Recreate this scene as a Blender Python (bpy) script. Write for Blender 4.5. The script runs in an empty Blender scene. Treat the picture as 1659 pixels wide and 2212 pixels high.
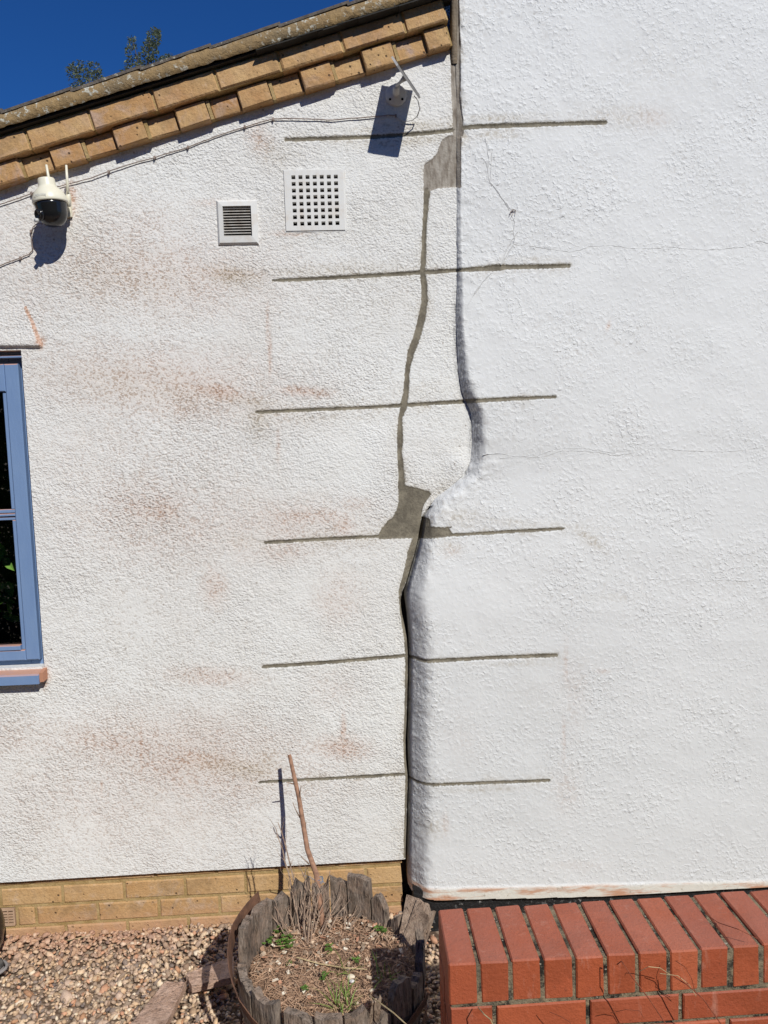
import bpy, math, random
import numpy as np
from math import sin, cos, pi, radians, sqrt, atan2, hypot
random.seed(7); RS = np.random.RandomState(11)
S = bpy.context.scene
COL = S.collection

# ------------------------------------------------------------------ camera
F = 1661.0                                   # focal length in units of a 1659 x 2212 picture
CAM = np.array([0.0, -2.75, 1.78])
def _axes(p, r, y):
    p, r, y = map(radians, (p, r, y))
    f = np.array([sin(y)*cos(p), cos(y)*cos(p), -sin(p)])
    a = np.array([cos(y), -sin(y), 0.0]); b = np.cross(a, f)
    return a*cos(r)-b*sin(r), b*cos(r)+a*sin(r), f
AR, AU, AF = _axes(5.3, 1.8, 2.7)
def at(px, py, Y=0.0):                       # surveyed point of the photo on the vertical plane y = Y
    d = AR*(px-829.5)/F-AU*(py-1106)/F+AF
    return CAM+d*((Y-CAM[1])/d[1])
def atz(px, py, Z=0.0):                      # ... on the level plane z = Z
    d = AR*(px-829.5)/F-AU*(py-1106)/F+AF
    return CAM+d*((Z-CAM[2])/d[2])
def survey(P):
    Q = P-CAM; z = Q@AF
    return 829.5+F*(Q@AR)/z, 1106-F*(Q@AU)/z
cd = bpy.data.cameras.new('camera'); co = bpy.data.objects.new('camera', cd); COL.objects.link(co)
from mathutils import Matrix, Vector, noise as mnoise
M = Matrix(((AR[0], AU[0], -AF[0], CAM[0]), (AR[1], AU[1], -AF[1], CAM[1]), (AR[2], AU[2], -AF[2], CAM[2]), (0, 0, 0, 1)))
co.matrix_world = M
cd.sensor_fit = 'HORIZONTAL'; cd.sensor_width = 36; cd.lens = 36*F/1659
cd.clip_start = 0.05; cd.clip_end = 500
S.camera = co

# ------------------------------------------------------------------ light
SUN = np.array([-.465, 1.0, -.94])            # the way the light travels
W = bpy.data.worlds.new('World'); S.world = W; W.use_nodes = True
wn = W.node_tree; bg = wn.nodes['Background']
sk = wn.nodes.new('ShaderNodeTexSky'); sk.sky_type = 'NISHITA'; sk.sun_disc = False
sk.sun_elevation = radians(41); sk.sun_rotation = radians(156)
sk.air_density = 1.0; sk.dust_density = 0.0; sk.ozone_density = 4.0; sk.altitude = 100
hs = wn.nodes.new('ShaderNodeMix'); hs.data_type = 'RGBA'; hs.blend_type = 'MULTIPLY'; hs.inputs[0].default_value = 1
hs.inputs[7].default_value = (.25, .75, 1.48, 1)      # a very clear, deep blue day
wn.links.new(sk.outputs[0], hs.inputs[6]); wn.links.new(hs.outputs[2], bg.inputs[0])
bg.inputs[1].default_value = 0.049
sl = bpy.data.lights.new('sun', 'SUN'); sl.energy = 4.2; sl.angle = radians(.53); sl.color = (1, .98, .915)
so = bpy.data.objects.new('sun', sl); COL.objects.link(so)
so.rotation_euler = Vector(SUN).to_track_quat('-Z', 'Y').to_euler()
S.view_settings.view_transform = 'Standard'; S.view_settings.look = 'None'
S.view_settings.exposure = 0; S.view_settings.gamma = 1; S.view_settings.use_curve_mapping = False

# ------------------------------------------------------------------ helpers
ORG = {}
def tag(o, label=None, cat=None, group=None, kind=None):
    if label: o['label'] = label
    if cat: o['category'] = cat
    if group: o['group'] = group
    if kind: o['kind'] = kind
    return o
def thing(name, loc, label, cat, group=None):
    o = bpy.data.objects.new(name, None); o.empty_display_size = .05; COL.objects.link(o)
    o.location = loc; ORG[o.name] = np.array(loc, float)
    return tag(o, label, cat, group)
def link(name, me, parent=None, loc=None):
    o = bpy.data.objects.new(name, me); COL.objects.link(o)
    if parent is not None: o.parent = parent
    if loc is not None: o.location = loc
    return o
def mesh(name, V, Fc, mat=None, smooth=False):
    me = bpy.data.meshes.new(name)
    V = np.asarray(V, float)
    if isinstance(Fc, np.ndarray):
        n = len(Fc); k = Fc.shape[1]
        me.vertices.add(len(V)); me.vertices.foreach_set('co', V.ravel())
        me.loops.add(n*k); me.loops.foreach_set('vertex_index', Fc.ravel().astype(np.int32))
        me.polygons.add(n); me.polygons.foreach_set('loop_start', np.arange(0, n*k, k, dtype=np.int32))
        me.polygons.foreach_set('use_smooth', np.full(n, smooth)); me.update(calc_edges=True)
    else:
        me.from_pydata([tuple(v) for v in V], [], [tuple(f) for f in Fc]); me.update()
        if smooth: me.polygons.foreach_set('use_smooth', [True]*len(me.polygons))
    if mat: me.materials.append(mat)
    return me
def obj(name, V, Fc, mat, parent=None, smooth=False, loc=None):
    """world-space vertices -> an object whose origin is its parent's origin (or loc)"""
    V = np.asarray(V, float)
    if parent is not None:
        org = ORG[parent.name]; o = link(name, mesh(name, V-org, Fc, mat, smooth), parent)
        ORG[o.name] = org
    else:
        org = np.array(loc if loc is not None else V.mean(0)); o = link(name, mesh(name, V-org, Fc, mat, smooth), None, org)
        ORG[o.name] = org
    return o
def attr(me, name, vals):
    a = me.attributes.new(name, 'FLOAT', 'POINT'); a.data.foreach_set('value', np.asarray(vals, np.float32))
def cattr(me, name, vals):
    a = me.attributes.new(name, 'FLOAT_COLOR', 'POINT')
    v = np.ones((len(vals), 4), np.float32); v[:, :3] = vals; a.data.foreach_set('color', v.ravel())
class MB:
    def __init__(s): s.v = []; s.f = []
    def add(s, V, Fc):
        b = len(s.v); s.v += [tuple(map(float, p)) for p in V]; s.f += [tuple(i+b for i in f) for f in Fc]
    def box(s, x0, x1, y0, y1, z0, z1):
        s.frame_box((0, 0, 0), (1, 0, 0), (0, 1, 0), (0, 0, 1), x0, x1, y0, y1, z0, z1)
    def frame_box(s, o, ux, uy, uz, x0, x1, y0, y1, z0, z1):
        o, ux, uy, uz = map(lambda a: np.array(a, float), (o, ux, uy, uz))
        V = [o+ux*x+uy*y+uz*z for x in (x0, x1) for y in (y0, y1) for z in (z0, z1)]
        s.add(V, [(0, 1, 3, 2), (4, 6, 7, 5), (0, 4, 5, 1), (2, 3, 7, 6), (0, 2, 6, 4), (1, 5, 7, 3)])
    def bbox(s, x0, x1, y0, y1, z0, z1, b=.002):
        """box with its front (-y) edges bevelled"""
        V = []
        for (X0, X1, Z0, Z1, Y) in ((x0+b, x1-b, z0+b, z1-b, y0), (x0, x1, z0, z1, y0+b), (x0, x1, z0, z1, y1)):
            V += [(X0, Y, Z0), (X1, Y, Z0), (X1, Y, Z1), (X0, Y, Z1)]
        Fc = [(0, 1, 2, 3), (11, 10, 9, 8)]
        for k in (0, 4):
            for i in range(4): j = (i+1) % 4; Fc.append((k+i, k+4+i, k+4+j, k+j))
        s.add(V, Fc)
    def tube(s, pts, r, n=6, cap=True):
        pts = [np.array(p, float) for p in pts]
        if np.isscalar(r): r = [r]*len(pts)
        rings = []; up = np.array([.13, .2, .97])
        for i, p in enumerate(pts):
            t = pts[min(i+1, len(pts)-1)]-pts[max(i-1, 0)]; t = t/(np.linalg.norm(t)+1e-12)
            a = np.cross(t, up)
            if np.linalg.norm(a) < .05: a = np.cross(t, (1, 0, 0))
            a /= np.linalg.norm(a); b = np.cross(a, t)
            rings.append([p+r[i]*(a*cos(2*pi*k/n)+b*sin(2*pi*k/n)) for k in range(n)])
        V = [q for g in rings for q in g]; Fc = []
        for i in range(len(pts)-1):
            for k in range(n): Fc.append((i*n+k, i*n+(k+1) % n, (i+1)*n+(k+1) % n, (i+1)*n+k))
        if cap: Fc += [tuple(range(n-1, -1, -1)), tuple((len(pts)-1)*n+k for k in range(n))]
        s.add(V, Fc)
    def lathe(s, prof, o, ax=(0, 0, 1), n=24, cap=True):
        ax = np.array(ax, float); ax /= np.linalg.norm(ax)
        a = np.cross(ax, (1, 0, 0) if abs(ax[0]) < .9 else (0, 1, 0)); a /= np.linalg.norm(a); b = np.cross(ax, a)
        o = np.array(o, float); V = []; Fc = []
        for (r, h) in prof:
            V += [o+ax*h+r*(a*cos(2*pi*k/n)+b*sin(2*pi*k/n)) for k in range(n)]
        for i in range(len(prof)-1):
            for k in range(n): Fc.append((i*n+k, i*n+(k+1) % n, (i+1)*n+(k+1) % n, (i+1)*n+k))
        if cap: Fc += [tuple(range(n-1, -1, -1)), tuple((len(prof)-1)*n+k for k in range(n))]
        s.add(V, Fc)
    def obj(s, name, mat, parent=None, smooth=False, loc=None):
        return obj(name, s.v, s.f, mat, parent, smooth, loc)
def prism(poly, n_dir, th):
    """closed prism: poly (list of 3D points) extruded by th along n_dir"""
    P = [np.array(p, float) for p in poly]; d = np.array(n_dir, float)*th; n = len(P)
    V = P+[p+d for p in P]; Fc = [tuple(range(n)), tuple(range(2*n-1, n-1, -1))]
    for i in range(n): j = (i+1) % n; Fc.append((i, i+n, j+n, j))
    return V, Fc
def vnoise(X, Z, s, seed):
    """smooth value noise on arrays, wavelength s"""
    r = np.random.RandomState(seed); T = r.rand(256, 256)
    x = X/s+100; z = Z/s+100; i = np.floor(x).astype(int); j = np.floor(z).astype(int); u = x-i; v = z-j
    u = u*u*(3-2*u); v = v*v*(3-2*v)
    g = lambda a, b: T[a % 256, b % 256]
    return (g(i, j)*(1-u)+g(i+1, j)*u)*(1-v)+(g(i, j+1)*(1-u)+g(i+1, j+1)*u)*v-.5
def ss(a, b, x):
    t = np.clip((x-a)/(b-a), 0, 1); return t*t*(3-2*t)

# ------------------------------------------------------------------ materials
class NT:
    def __init__(s, name, rough=.8, spec=.3):
        s.m = bpy.data.materials.new(name); s.m.use_nodes = True; s.t = s.m.node_tree; s.n = s.t.nodes
        s.b = s.n['Principled BSDF']; s.b.inputs['Roughness'].default_value = rough
        s.b.inputs['Specular IOR Level'].default_value = spec
        s.tc = s.n.new('ShaderNodeTexCoord')
    def L(s, a, b): s.t.links.new(a, b)
    def inp(s, sock, v):
        if isinstance(v, bpy.types.NodeSocket): s.L(v, sock)
        elif isinstance(v, (tuple, list)) and len(v) == 3 and sock.type == 'RGBA': sock.default_value = (*v, 1)
        else: sock.default_value = v
    def pos(s, scale=(1, 1, 1), rnd=0, rot=(0, 0, 0)):
        m = s.n.new('ShaderNodeMapping'); s.L(s.tc.outputs['Object'], m.inputs[0]); m.inputs['Scale'].default_value = scale
        m.inputs['Rotation'].default_value = rot
        if rnd:
            oi = s.n.new('ShaderNodeObjectInfo'); k = s.n.new('ShaderNodeMath'); k.operation = 'MULTIPLY'; k.inputs[1].default_value = rnd
            s.L(oi.outputs['Random'], k.inputs[0]); c = s.n.new('ShaderNodeCombineXYZ')
            for i in range(3): s.L(k.outputs[0], c.inputs[i])
            s.L(c.outputs[0], m.inputs['Location'])
        return m.outputs[0]
    def noise(s, vec, scale, detail=3, rough=.55, dist=0):
        n = s.n.new('ShaderNodeTexNoise'); s.L(vec, n.inputs['Vector']); n.inputs['Scale'].default_value = scale
        n.inputs['Detail'].default_value = detail; n.inputs['Roughness'].default_value = rough; n.inputs['Distortion'].default_value = dist
        return n.outputs['Fac']
    def vor(s, vec, scale, feat='F1', out='Distance', rnd=1.0):
        n = s.n.new('ShaderNodeTexVoronoi'); n.feature = feat; s.L(vec, n.inputs['Vector']); n.inputs['Scale'].default_value = scale
        n.inputs['Randomness'].default_value = rnd
        return n.outputs[out]
    def math(s, op, a, b=0.0, c=0.0, clamp=False):
        n = s.n.new('ShaderNodeMath'); n.operation = op; n.use_clamp = clamp
        s.inp(n.inputs[0], a); s.inp(n.inputs[1], b); s.inp(n.inputs[2], c); return n.outputs[0]
    def rng(s, v, a, b, c=0.0, d=1.0):
        n = s.n.new('ShaderNodeMapRange'); s.L(v, n.inputs[0])
        for i, k in enumerate((a, b, c, d)): n.inputs[i+1].default_value = k
        return n.outputs[0]
    def mix(s, fac, a, b, mode='MIX'):
        n = s.n.new('ShaderNodeMix'); n.data_type = 'RGBA'; n.blend_type = mode
        s.inp(n.inputs[0], fac); s.inp(n.inputs[6], a); s.inp(n.inputs[7], b); return n.outputs[2]
    def at(s, name, out='Fac'):
        n = s.n.new('ShaderNodeAttribute'); n.attribute_name = name; return n.outputs[out]
    def rand(s):
        return s.n.new('ShaderNodeObjectInfo').outputs['Random']
    def ramp(s, fac, stops):
        n = s.n.new('ShaderNodeValToRGB'); s.L(fac, n.inputs[0]); e = n.color_ramp.elements
        while len(e) < len(stops): e.new(.5)
        for x, (p, c) in zip(e, stops): x.position = p; x.color = (*c, 1)
        return n.outputs[0]
    def col(s, c): s.inp(s.b.inputs['Base Color'], c)
    def bump(s, h, dist, strength=1.0, prev=None):
        n = s.n.new('ShaderNodeBump'); n.inputs['Strength'].default_value = strength; n.inputs['Distance'].default_value = dist
        s.L(h, n.inputs['Height'])
        if prev: s.L(prev, n.inputs['Normal'])
        s.L(n.outputs[0], s.b.inputs['Normal']); return n.outputs[0]
    def up(s):
        g = s.n.new('ShaderNodeNewGeometry'); x = s.n.new('ShaderNodeSeparateXYZ'); s.L(g.outputs['True Normal'], x.inputs[0]); return x.outputs['Z']

RUST = (.40, .245, .17); OLIVE = (.33, .275, .195)
def wall_mat(name, left):
    k = NT(name, .62 if left else .5, .25)
    p = k.pos(); n = k.noise
    sd = k.math('ADD', k.at('sd'), k.math('MULTIPLY', k.math('SUBTRACT', n(p, 140, 3, .65), .5), .011))
    mort = k.rng(sd, .0012, -.0012)
    big = n(p, 1.7, 3); mid = n(p, 9, 3)
    if left:
        g1 = n(k.pos((1, 1, 1.2)), 125, 2, .5, .35); g2 = n(p, 200, 2)
        lump = k.rng(n(p, 3.6, 4), .34, .66, .4, 1.35); hgt = k.math('MULTIPLY', lump, k.math('ADD', k.math('MULTIPLY', k.rng(g1, .32, .64), 1.0), k.math('MULTIPLY', k.rng(n(p, 48, 3), .45, .7), .6)))
        crev = k.rng(g1, .43, .33); amp = .0018
        base = k.mix(k.rng(big, .35, .65), (.785, .785, .765), (.74, .735, .715))
        base = k.mix(k.rng(mid, .45, .75, 0, .3), base, (.70, .67, .62)); base = k.mix(k.rng(n(p, .9, 4, .6), .42, .62, 0, .35), base, (.69, .66, .62))
        pit = k.math('MULTIPLY', k.rng(k.vor(p, 19), .09, .05), k.rng(n(p, 5, 3), .5, .56)); base = k.mix(k.math('MULTIPLY', pit, .7), base, (.30, .25, .21))
    else:
        g1 = n(p, 76, 2, .5, .4); g2 = n(p, 14, 2); v = k.vor(p, 46, 'SMOOTH_F1')
        soft = k.rng(n(p, 4.5, 2), .35, .65, .25, 1)
        hgt = k.math('ADD', k.math('MULTIPLY', k.math('MULTIPLY', k.rng(g1, .5, .72), soft), .9), k.math('MULTIPLY', k.math('MULTIPLY', k.rng(v, .36, .06), soft), .75))
        crev = k.math('MULTIPLY', k.rng(g1, .40, .33), soft); amp = .0019
        base = k.mix(k.rng(big, .35, .65), (.715, .717, .712), (.685, .688, .684))
        spots = k.math('MULTIPLY', k.rng(k.vor(p, 62, 'F1'), .20, .10), k.rng(n(p, 4.5, 3), .44, .60))
        base = k.mix(k.math('MULTIPLY', spots, .6), base, (.38, .37, .36))
    grime = k.at('grime')
    c = k.mix(k.math('MULTIPLY', crev, k.math('ADD', k.math('MULTIPLY', grime, .42), .03 if left else .05, clamp=True)), base, (.40, .35, .30))
    for a, colr, w in (('stain', RUST, 1.0), ('olive', OLIVE, .9)):
        s = k.math('MULTIPLY', k.at(a), k.rng(n(p, 7, 5, .7), .28, .66, .48, 1))
        c = k.mix(k.math('MULTIPLY', s, .50*w, clamp=True), c, tuple(min(1, x*1.25+.10) for x in colr))
        f = k.math('MULTIPLY', k.math('MULTIPLY', s, 1.3), k.rng(g1, .50, .38), clamp=True)
        c = k.mix(k.math('MULTIPLY', f, w*.8), c, colr)
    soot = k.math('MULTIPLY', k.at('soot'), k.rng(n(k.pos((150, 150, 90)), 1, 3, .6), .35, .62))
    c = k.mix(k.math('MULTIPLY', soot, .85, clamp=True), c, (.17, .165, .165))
    cream = k.at('cream')
    c = k.mix(k.math('MULTIPLY', cream, .8), c, (.70, .655, .565))
    c = k.mix(k.math('MULTIPLY', cream, k.rng(n(k.pos((5, 9, 30)), 1, 4, .7), .47, .60)), c, (.56, .31, .20))
    c = k.mix(k.math('MULTIPLY', cream, k.rng(n(p, 45, 4, .7), .60, .7, 0, .7)), c, (.33, .27, .2))
    mc = k.mix(k.rng(n(p, 26, 5, .7), .38, .62), (.255, .225, .17), (.145, .127, .097)); mc = k.mix(k.rng(n(p, 150, 3, .7), .55, .7, 0, .5), mc, (.08, .066, .05))
    mc = k.mix(k.at('pale'), mc, k.mix(k.rng(n(k.pos((60, 60, 16)), 1, 4, .6), .36, .62), (.20, .165, .135), (.42, .38, .33)))
    c = k.mix(mort, c, mc)
    k.col(c)
    rough_mask = k.math('SUBTRACT', 1.0, mort)
    lip = k.math('SUBTRACT', 1.0, k.math('MULTIPLY', cream, .6))
    h = k.math('MULTIPLY', k.math('MULTIPLY', hgt, rough_mask), lip)
    b0 = k.bump(h, amp, 1.0)
    k.bump(k.math('MULTIPLY', k.math('MULTIPLY', n(p, 120, 4, .6), mort), 1), .0022, 1, b0)
    k.inp(k.b.inputs['Roughness'], k.math('ADD', k.math('MULTIPLY', mort, .2), .75 if left else .6))
    return k.m
M_L = wall_mat('rough_white_render', True); M_R = wall_mat('painted_white_render', False)

def brick_yellow(name, ca, cb, cc, dust=0.0):
    k = NT(name, .82, .2); p = k.pos(rnd=37.0); r = k.rand()
    r2 = k.math('FRACT', k.math('MULTIPLY', r, 7.31))
    c = k.mix(k.rng(k.noise(p, 9, 3), .35, .68), ca, cb)
    c = k.mix(k.math('MULTIPLY', k.rng(k.noise(p, 14, 4, .6, .8), .5, .66), k.rng(r2, .2, .9, .15, .95)), c, cc)
    c = k.mix(k.rng(r, 0, 1, 0, .35), c, k.mix(k.rng(r2, 0, 1), (.66, .47, .25), (.42, .22, .09)))
    c = k.mix(k.rng(k.noise(p, 130, 4, .75), .52, .7, 0, .6), c, (.27, .165, .08))
    c = k.mix(k.rng(k.noise(p, 5, 4, .7, 1), .52, .62, 0, .5), c, (.30, .19, .095))
    sp = k.math('MULTIPLY', k.rng(k.vor(p, 34), .15, .09), k.rng(k.noise(p, 8, 2), .44, .5))
    c = k.mix(k.math('MULTIPLY', sp, .8), c, (.07, .045, .03))
    c = k.mix(k.math('MULTIPLY', k.rng(k.noise(p, 22, 5, .7), .57, .72), .45), c, (.62, .47, .36))
    if dust:
        g = k.n.new('ShaderNodeNewGeometry'); x = k.n.new('ShaderNodeSeparateXYZ'); k.L(g.outputs['Position'], x.inputs[0])
        c = k.mix(k.math('MULTIPLY', k.rng(x.outputs['Z'], .075, .0), k.rng(k.noise(p, 12, 4), .2, .6, .3, .85)), c, (.50, .29, .17))
    k.col(c)
    h = k.math('ADD', k.noise(p, 60, 5, .65), k.math('MULTIPLY', sp, -.7)); k.bump(h, .005, 1)
    return k.m
M_YB = brick_yellow('buff_brick', (.47, .275, .12), (.56, .36, .18), (.50, .38, .28), 1)
M_VB = brick_yellow('orange_buff_brick', (.44, .235, .10), (.56, .36, .17), (.50, .36, .29))
k = NT('buff_mortar', .9, .15); p = k.pos()
k.col(k.mix(k.rng(k.noise(p, 25, 4, .65), .35, .68), (.33, .225, .095), (.47, .34, .17))); k.bump(k.noise(p, 150, 4, .65), .004, 1); M_BM = k.m
k = NT('red_brick', .55, .35); p = k.pos(rnd=53.0); r = k.rand()
c = k.mix(k.rng(k.noise(p, 11, 4), .35, .68), (.42, .092, .034), (.33, .070, .026))
c = k.mix(k.rng(r, 0, 1, 0, .55), c, (.47, .13, .06)); c = k.mix(k.rng(k.math('FRACT', k.math('MULTIPLY', r, 9.7)), .3, 1, 0, .5), c, (.27, .058, .03))
c = k.mix(k.rng(k.noise(k.pos((1, 1, .25), 53.0), 30, 4, .7), .58, .76, 0, .35), c, (.62, .38, .30))
c = k.mix(k.rng(k.noise(p, 120, 4, .75), .60, .70, 0, .6), c, (.12, .035, .02))
c = k.mix(k.rng(k.noise(p, 15, 5, .7), .56, .70, 0, .5), c, (.22, .06, .03))
c = k.mix(k.math('MULTIPLY', k.rng(k.noise(p, 6, 3, .5, .5), .57, .6), .45), c, (.27, .06, .022))
c = k.mix(k.math('MULTIPLY', k.rng(k.up(), .5, .9), k.rng(k.noise(p, 7, 4), .3, .6, .10, .34)), c, (.43, .19, .145))
k.col(c); k.bump(k.noise(p, 110, 5, .7), .003, 1)
k.inp(k.b.inputs['Roughness'], k.rng(k.noise(p, 8, 3), .3, .7, .42, .7)); M_RB = k.m
k = NT('dirty_mortar', .92, .15); p = k.pos()
c = k.mix(k.rng(k.noise(p, 30, 4, .65), .38, .62), (.32, .255, .165), (.13, .115, .085))
c = k.mix(k.rng(k.noise(p, 15, 5, .75), .50, .57), c, (.035, .032, .026))
c = k.mix(k.rng(k.noise(p, 60, 3, .75), .62, .7), c, (.5, .45, .36))
k.col(c); k.bump(k.noise(p, 90, 5, .7), .012, 1); M_DM = k.m
k = NT('blue_paint', .5, .4); p = k.pos()
c = k.mix(k.rng(k.noise(k.pos((1, 1, .3)), 16, 4), .3, .7), (.155, .245, .43), (.185, .28, .46))
up = k.rng(k.up(), .3, .8)
c = k.mix(k.math('MULTIPLY', up, k.rng(k.noise(p, 14, 4), .2, .5, .55, .97)), c, (.52, .28, .19))
k.col(c); k.bump(k.noise(k.pos((1, 1, .2)), 120, 3), .0008, 1); M_BL = k.m
k = NT('white_plastic', .45, .4); p = k.pos()
c = k.mix(k.rng(k.noise(p, 22, 4, .7), .5, .72, 0, .55), (.70, .69, .665), (.60, .51, .42)); k.col(c); M_WP = k.m
k = NT('grimy_plastic', .6, .3); p = k.pos(); k.col(k.mix(k.rng(k.noise(p, 40, 3), .4, .7), (.46, .44, .41), (.34, .30, .26))); M_DP = k.m
k = NT('ivory_plastic', .35, .45); p = k.pos(); k.col(k.mix(k.rng(k.noise(p, 30, 3), .4, .7, 0, .4), (.78, .74, .60), (.70, .64, .50))); M_IV = k.m
k = NT('black_gloss', .18, .5); k.col((.012, .012, .013)); M_BK = k.m
k = NT('dark_void', .95, .05); k.col((.03, .027, .025)); M_DV = k.m
k = NT('grey_plastic', .5, .4); p = k.pos(); k.col(k.mix(k.rng(k.noise(p, 40, 3), .4, .7), (.60, .60, .58), (.48, .48, .47))); M_GP = k.m
k = NT('bitumen', .5, .4); p = k.pos()
c = k.mix(k.rng(k.noise(p, 40, 5, .75), .6, .72), (.014, .014, .015), (.35, .34, .33)); k.col(c); k.bump(k.noise(p, 60, 4), .008, 1); M_BT = k.m
k = NT('masonry_core', .95, .1); k.col((.11, .095, .08)); M_CO = k.m
k = NT('verge_cement', .92, .15); p = k.pos(rnd=9.0)
c = k.mix(k.rng(k.noise(p, 18, 5, .65), .35, .66), (.37, .25, .12), (.25, .175, .095))
c = k.mix(k.rng(k.noise(p, 7, 4, .6), .5, .7, 0, .7), c, (.20, .16, .105))
lich = k.math('MULTIPLY', k.rng(k.noise(p, 55, 4, .65), .57, .62), k.rng(k.noise(p, 3, 2), .36, .52, .25, 1))
c = k.mix(lich, c, (.56, .54, .46)); k.col(c); k.bump(k.noise(p, 60, 5, .7), .009, 1); M_VC = k.m
k = NT('concrete_tile', .9, .15); p = k.pos(rnd=9.0)
c = k.mix(k.rng(k.noise(p, 30, 5, .7), .35, .66), (.10, .085, .075), (.17, .145, .12))
c = k.mix(k.rng(k.noise(p, 50, 5, .7), .60, .66), c, (.45, .43, .36)); k.col(c); k.bump(k.noise(p, 60, 5, .7), .007, 1); M_TL = k.m
k = NT('undercloak_board', .8, .2); p = k.pos(); k.col(k.mix(k.noise(k.pos((8, 8, 60)), 1, 3), (.02, .019, .018), (.05, .047, .04))); M_UC = k.m
def wood(name, a, b, cdust, dustf, grain=(14, 14, 1.6)):
    k = NT(name, .88, .15); p = k.pos(grain, 21.0); q = k.pos(rnd=21.0)
    f = k.noise(p, 7, 5, .65, .5)
    c = k.mix(k.rng(f, .36, .64), a, b)
    c = k.mix(k.rng(k.noise(p, 16, 4, .7), .53, .64), c, tuple(x*.2 for x in a))
    c = k.mix(k.rng(k.noise(q, 7, 3, .6), .5, .68, 0, .7), c, tuple(x*.38 for x in b))
    c = k.mix(k.math('MULTIPLY', k.rng(k.noise(q, 22, 4, .7), .45, .68), dustf), c, cdust)
    k.col(c); k.bump(k.math('ADD', f, k.noise(p, 22, 4)), .006, 1); return k.m
M_ST = wood('weathered_oak', (.28, .225, .185), (.145, .11, .085), (.44, .30, .22), .4, (8, 8, 2.0))
M_SH = wood('silvered_oak_splinter', (.44, .32, .24), (.24, .165, .12), (.56, .44, .33), .45)
M_PK = wood('dusty_plank_wood', (.56, .38, .29), (.44, .28, .20), (.66, .47, .37), .8, (5, 14, 14))
k = NT('rusty_iron', .85, .25); p = k.pos()
c = k.mix(k.rng(k.noise(p, 26, 5, .65), .35, .66), (.085, .046, .032), (.17, .085, .052)); k.col(c); k.bump(k.noise(p, 120, 4), .002, 1); M_RI = k.m
def twigm(name, a, b):
    k = NT(name, .85, .15); p = k.pos(); k.col(k.mix(k.rng(k.noise(p, 60, 4), .35, .65), a, b)); k.bump(k.noise(p, 250, 3), .001, 1); return k.m
M_TW = twigm('dry_twig', (.42, .31, .23), (.25, .17, .125)); M_SK = twigm('stake_wood', (.38, .215, .14), (.22, .125, .085))
M_RS = twigm('red_dry_stem', (.28, .085, .045), (.16, .05, .03)); M_SW = twigm('straw_stem', (.58, .47, .27), (.42, .31, .17))
M_CB = twigm('stained_cable', (.36, .29, .25), (.22, .165, .14)); M_WC = twigm('white_cable', (.70, .69, .66), (.60, .58, .55))
M_BS = twigm('blue_string', (.10, .19, .33), (.16, .26, .38))
k = NT('vertex_coloured', .75, .25); c = k.at('Col', 'Color'); p = k.pos()
k.col(k.mix(.3, c, k.mix(k.rng(k.noise(p, 130, 3, .6), .3, .7), (.10, .08, .07), (.75, .68, .6)), 'OVERLAY')); k.bump(k.noise(p, 260, 2), .0012, 1); M_VX = k.m
k = NT('leafy', .5, .35); c = k.at('Col', 'Color'); k.col(c)
tr = k.n.new('ShaderNodeBsdfTranslucent'); k.L(c, tr.inputs[0]); mx = k.n.new('ShaderNodeMixShader'); mx.inputs[0].default_value = .3
k.L(k.b.outputs[0], mx.inputs[1]); k.L(tr.outputs[0], mx.inputs[2]); k.L(mx.outputs[0], k.n['Material Output'].inputs[0]); M_LF = k.m
k = NT('gravel_bed', .95, .1); p = k.pos()
cv = k.n.new('ShaderNodeTexVoronoi'); k.L(p, cv.inputs[0]); cv.inputs['Scale'].default_value = 55
c = k.ramp(k.math('FRACT', k.math('MULTIPLY', cv.outputs['Color'], 1.7)), [(0, (.20, .15, .11)), (.5, (.36, .27, .20)), (1, (.52, .42, .31))])
c = k.mix(k.rng(cv.outputs['Distance'], .35, .7), c, (.12, .08, .055)); g_ = k.n.new('ShaderNodeSeparateXYZ'); k.L(k.tc.outputs['Object'], g_.inputs[0])
c = k.mix(k.rng(k.math('ADD', g_.outputs['Y'], k.noise(p, 3, 3)), -3.6, -3.9), c, k.mix(k.noise(p, 12, 4), (.035, .06, .018), (.06, .085, .03)))
k.col(c); k.bump(cv.outputs['Distance'], .012, -1) ; M_GB = k.m
k = NT('potting_soil', .95, .1); p = k.pos()
c = k.mix(k.rng(k.noise(p, 35, 5, .7), .35, .65), (.36, .22, .145), (.19, .12, .08))
c = k.mix(k.rng(k.noise(p, 110, 4, .7), .58, .68), c, (.5, .37, .27)); k.col(c); k.bump(k.noise(p, 60, 5, .7), .02, 1); M_SO = k.m
k = NT('window_glass', .05, .5)
tp = k.n.new('ShaderNodeBsdfTransparent'); tp.inputs[0].default_value = (.80, .84, .82, 1); gl = k.n.new('ShaderNodeBsdfGlossy'); gl.inputs['Roughness'].default_value = .03
fr = k.n.new('ShaderNodeFresnel'); fr.inputs[0].default_value = 1.45; mx = k.n.new('ShaderNodeMixShader')
k.L(fr.outputs[0], mx.inputs[0]); k.L(tp.outputs[0], mx.inputs[1]); k.L(gl.outputs[0], mx.inputs[2])
df = k.n.new('ShaderNodeBsdfDiffuse'); df.inputs[0].default_value = (.42, .36, .31, 1); m2 = k.n.new('ShaderNodeMixShader')
k.L(k.math('MULTIPLY', k.rng(k.noise(k.pos(), 70, 5, .75), .60, .72), .22), m2.inputs[0]); k.L(mx.outputs[0], m2.inputs[1]); k.L(df.outputs[0], m2.inputs[2])
k.L(m2.outputs[0], k.n['Material Output'].inputs[0]); M_GL = k.m
k = NT('solar_panel_face', .2, .5); k.col((.012, .016, .035)); M_SP = k.m
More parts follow.
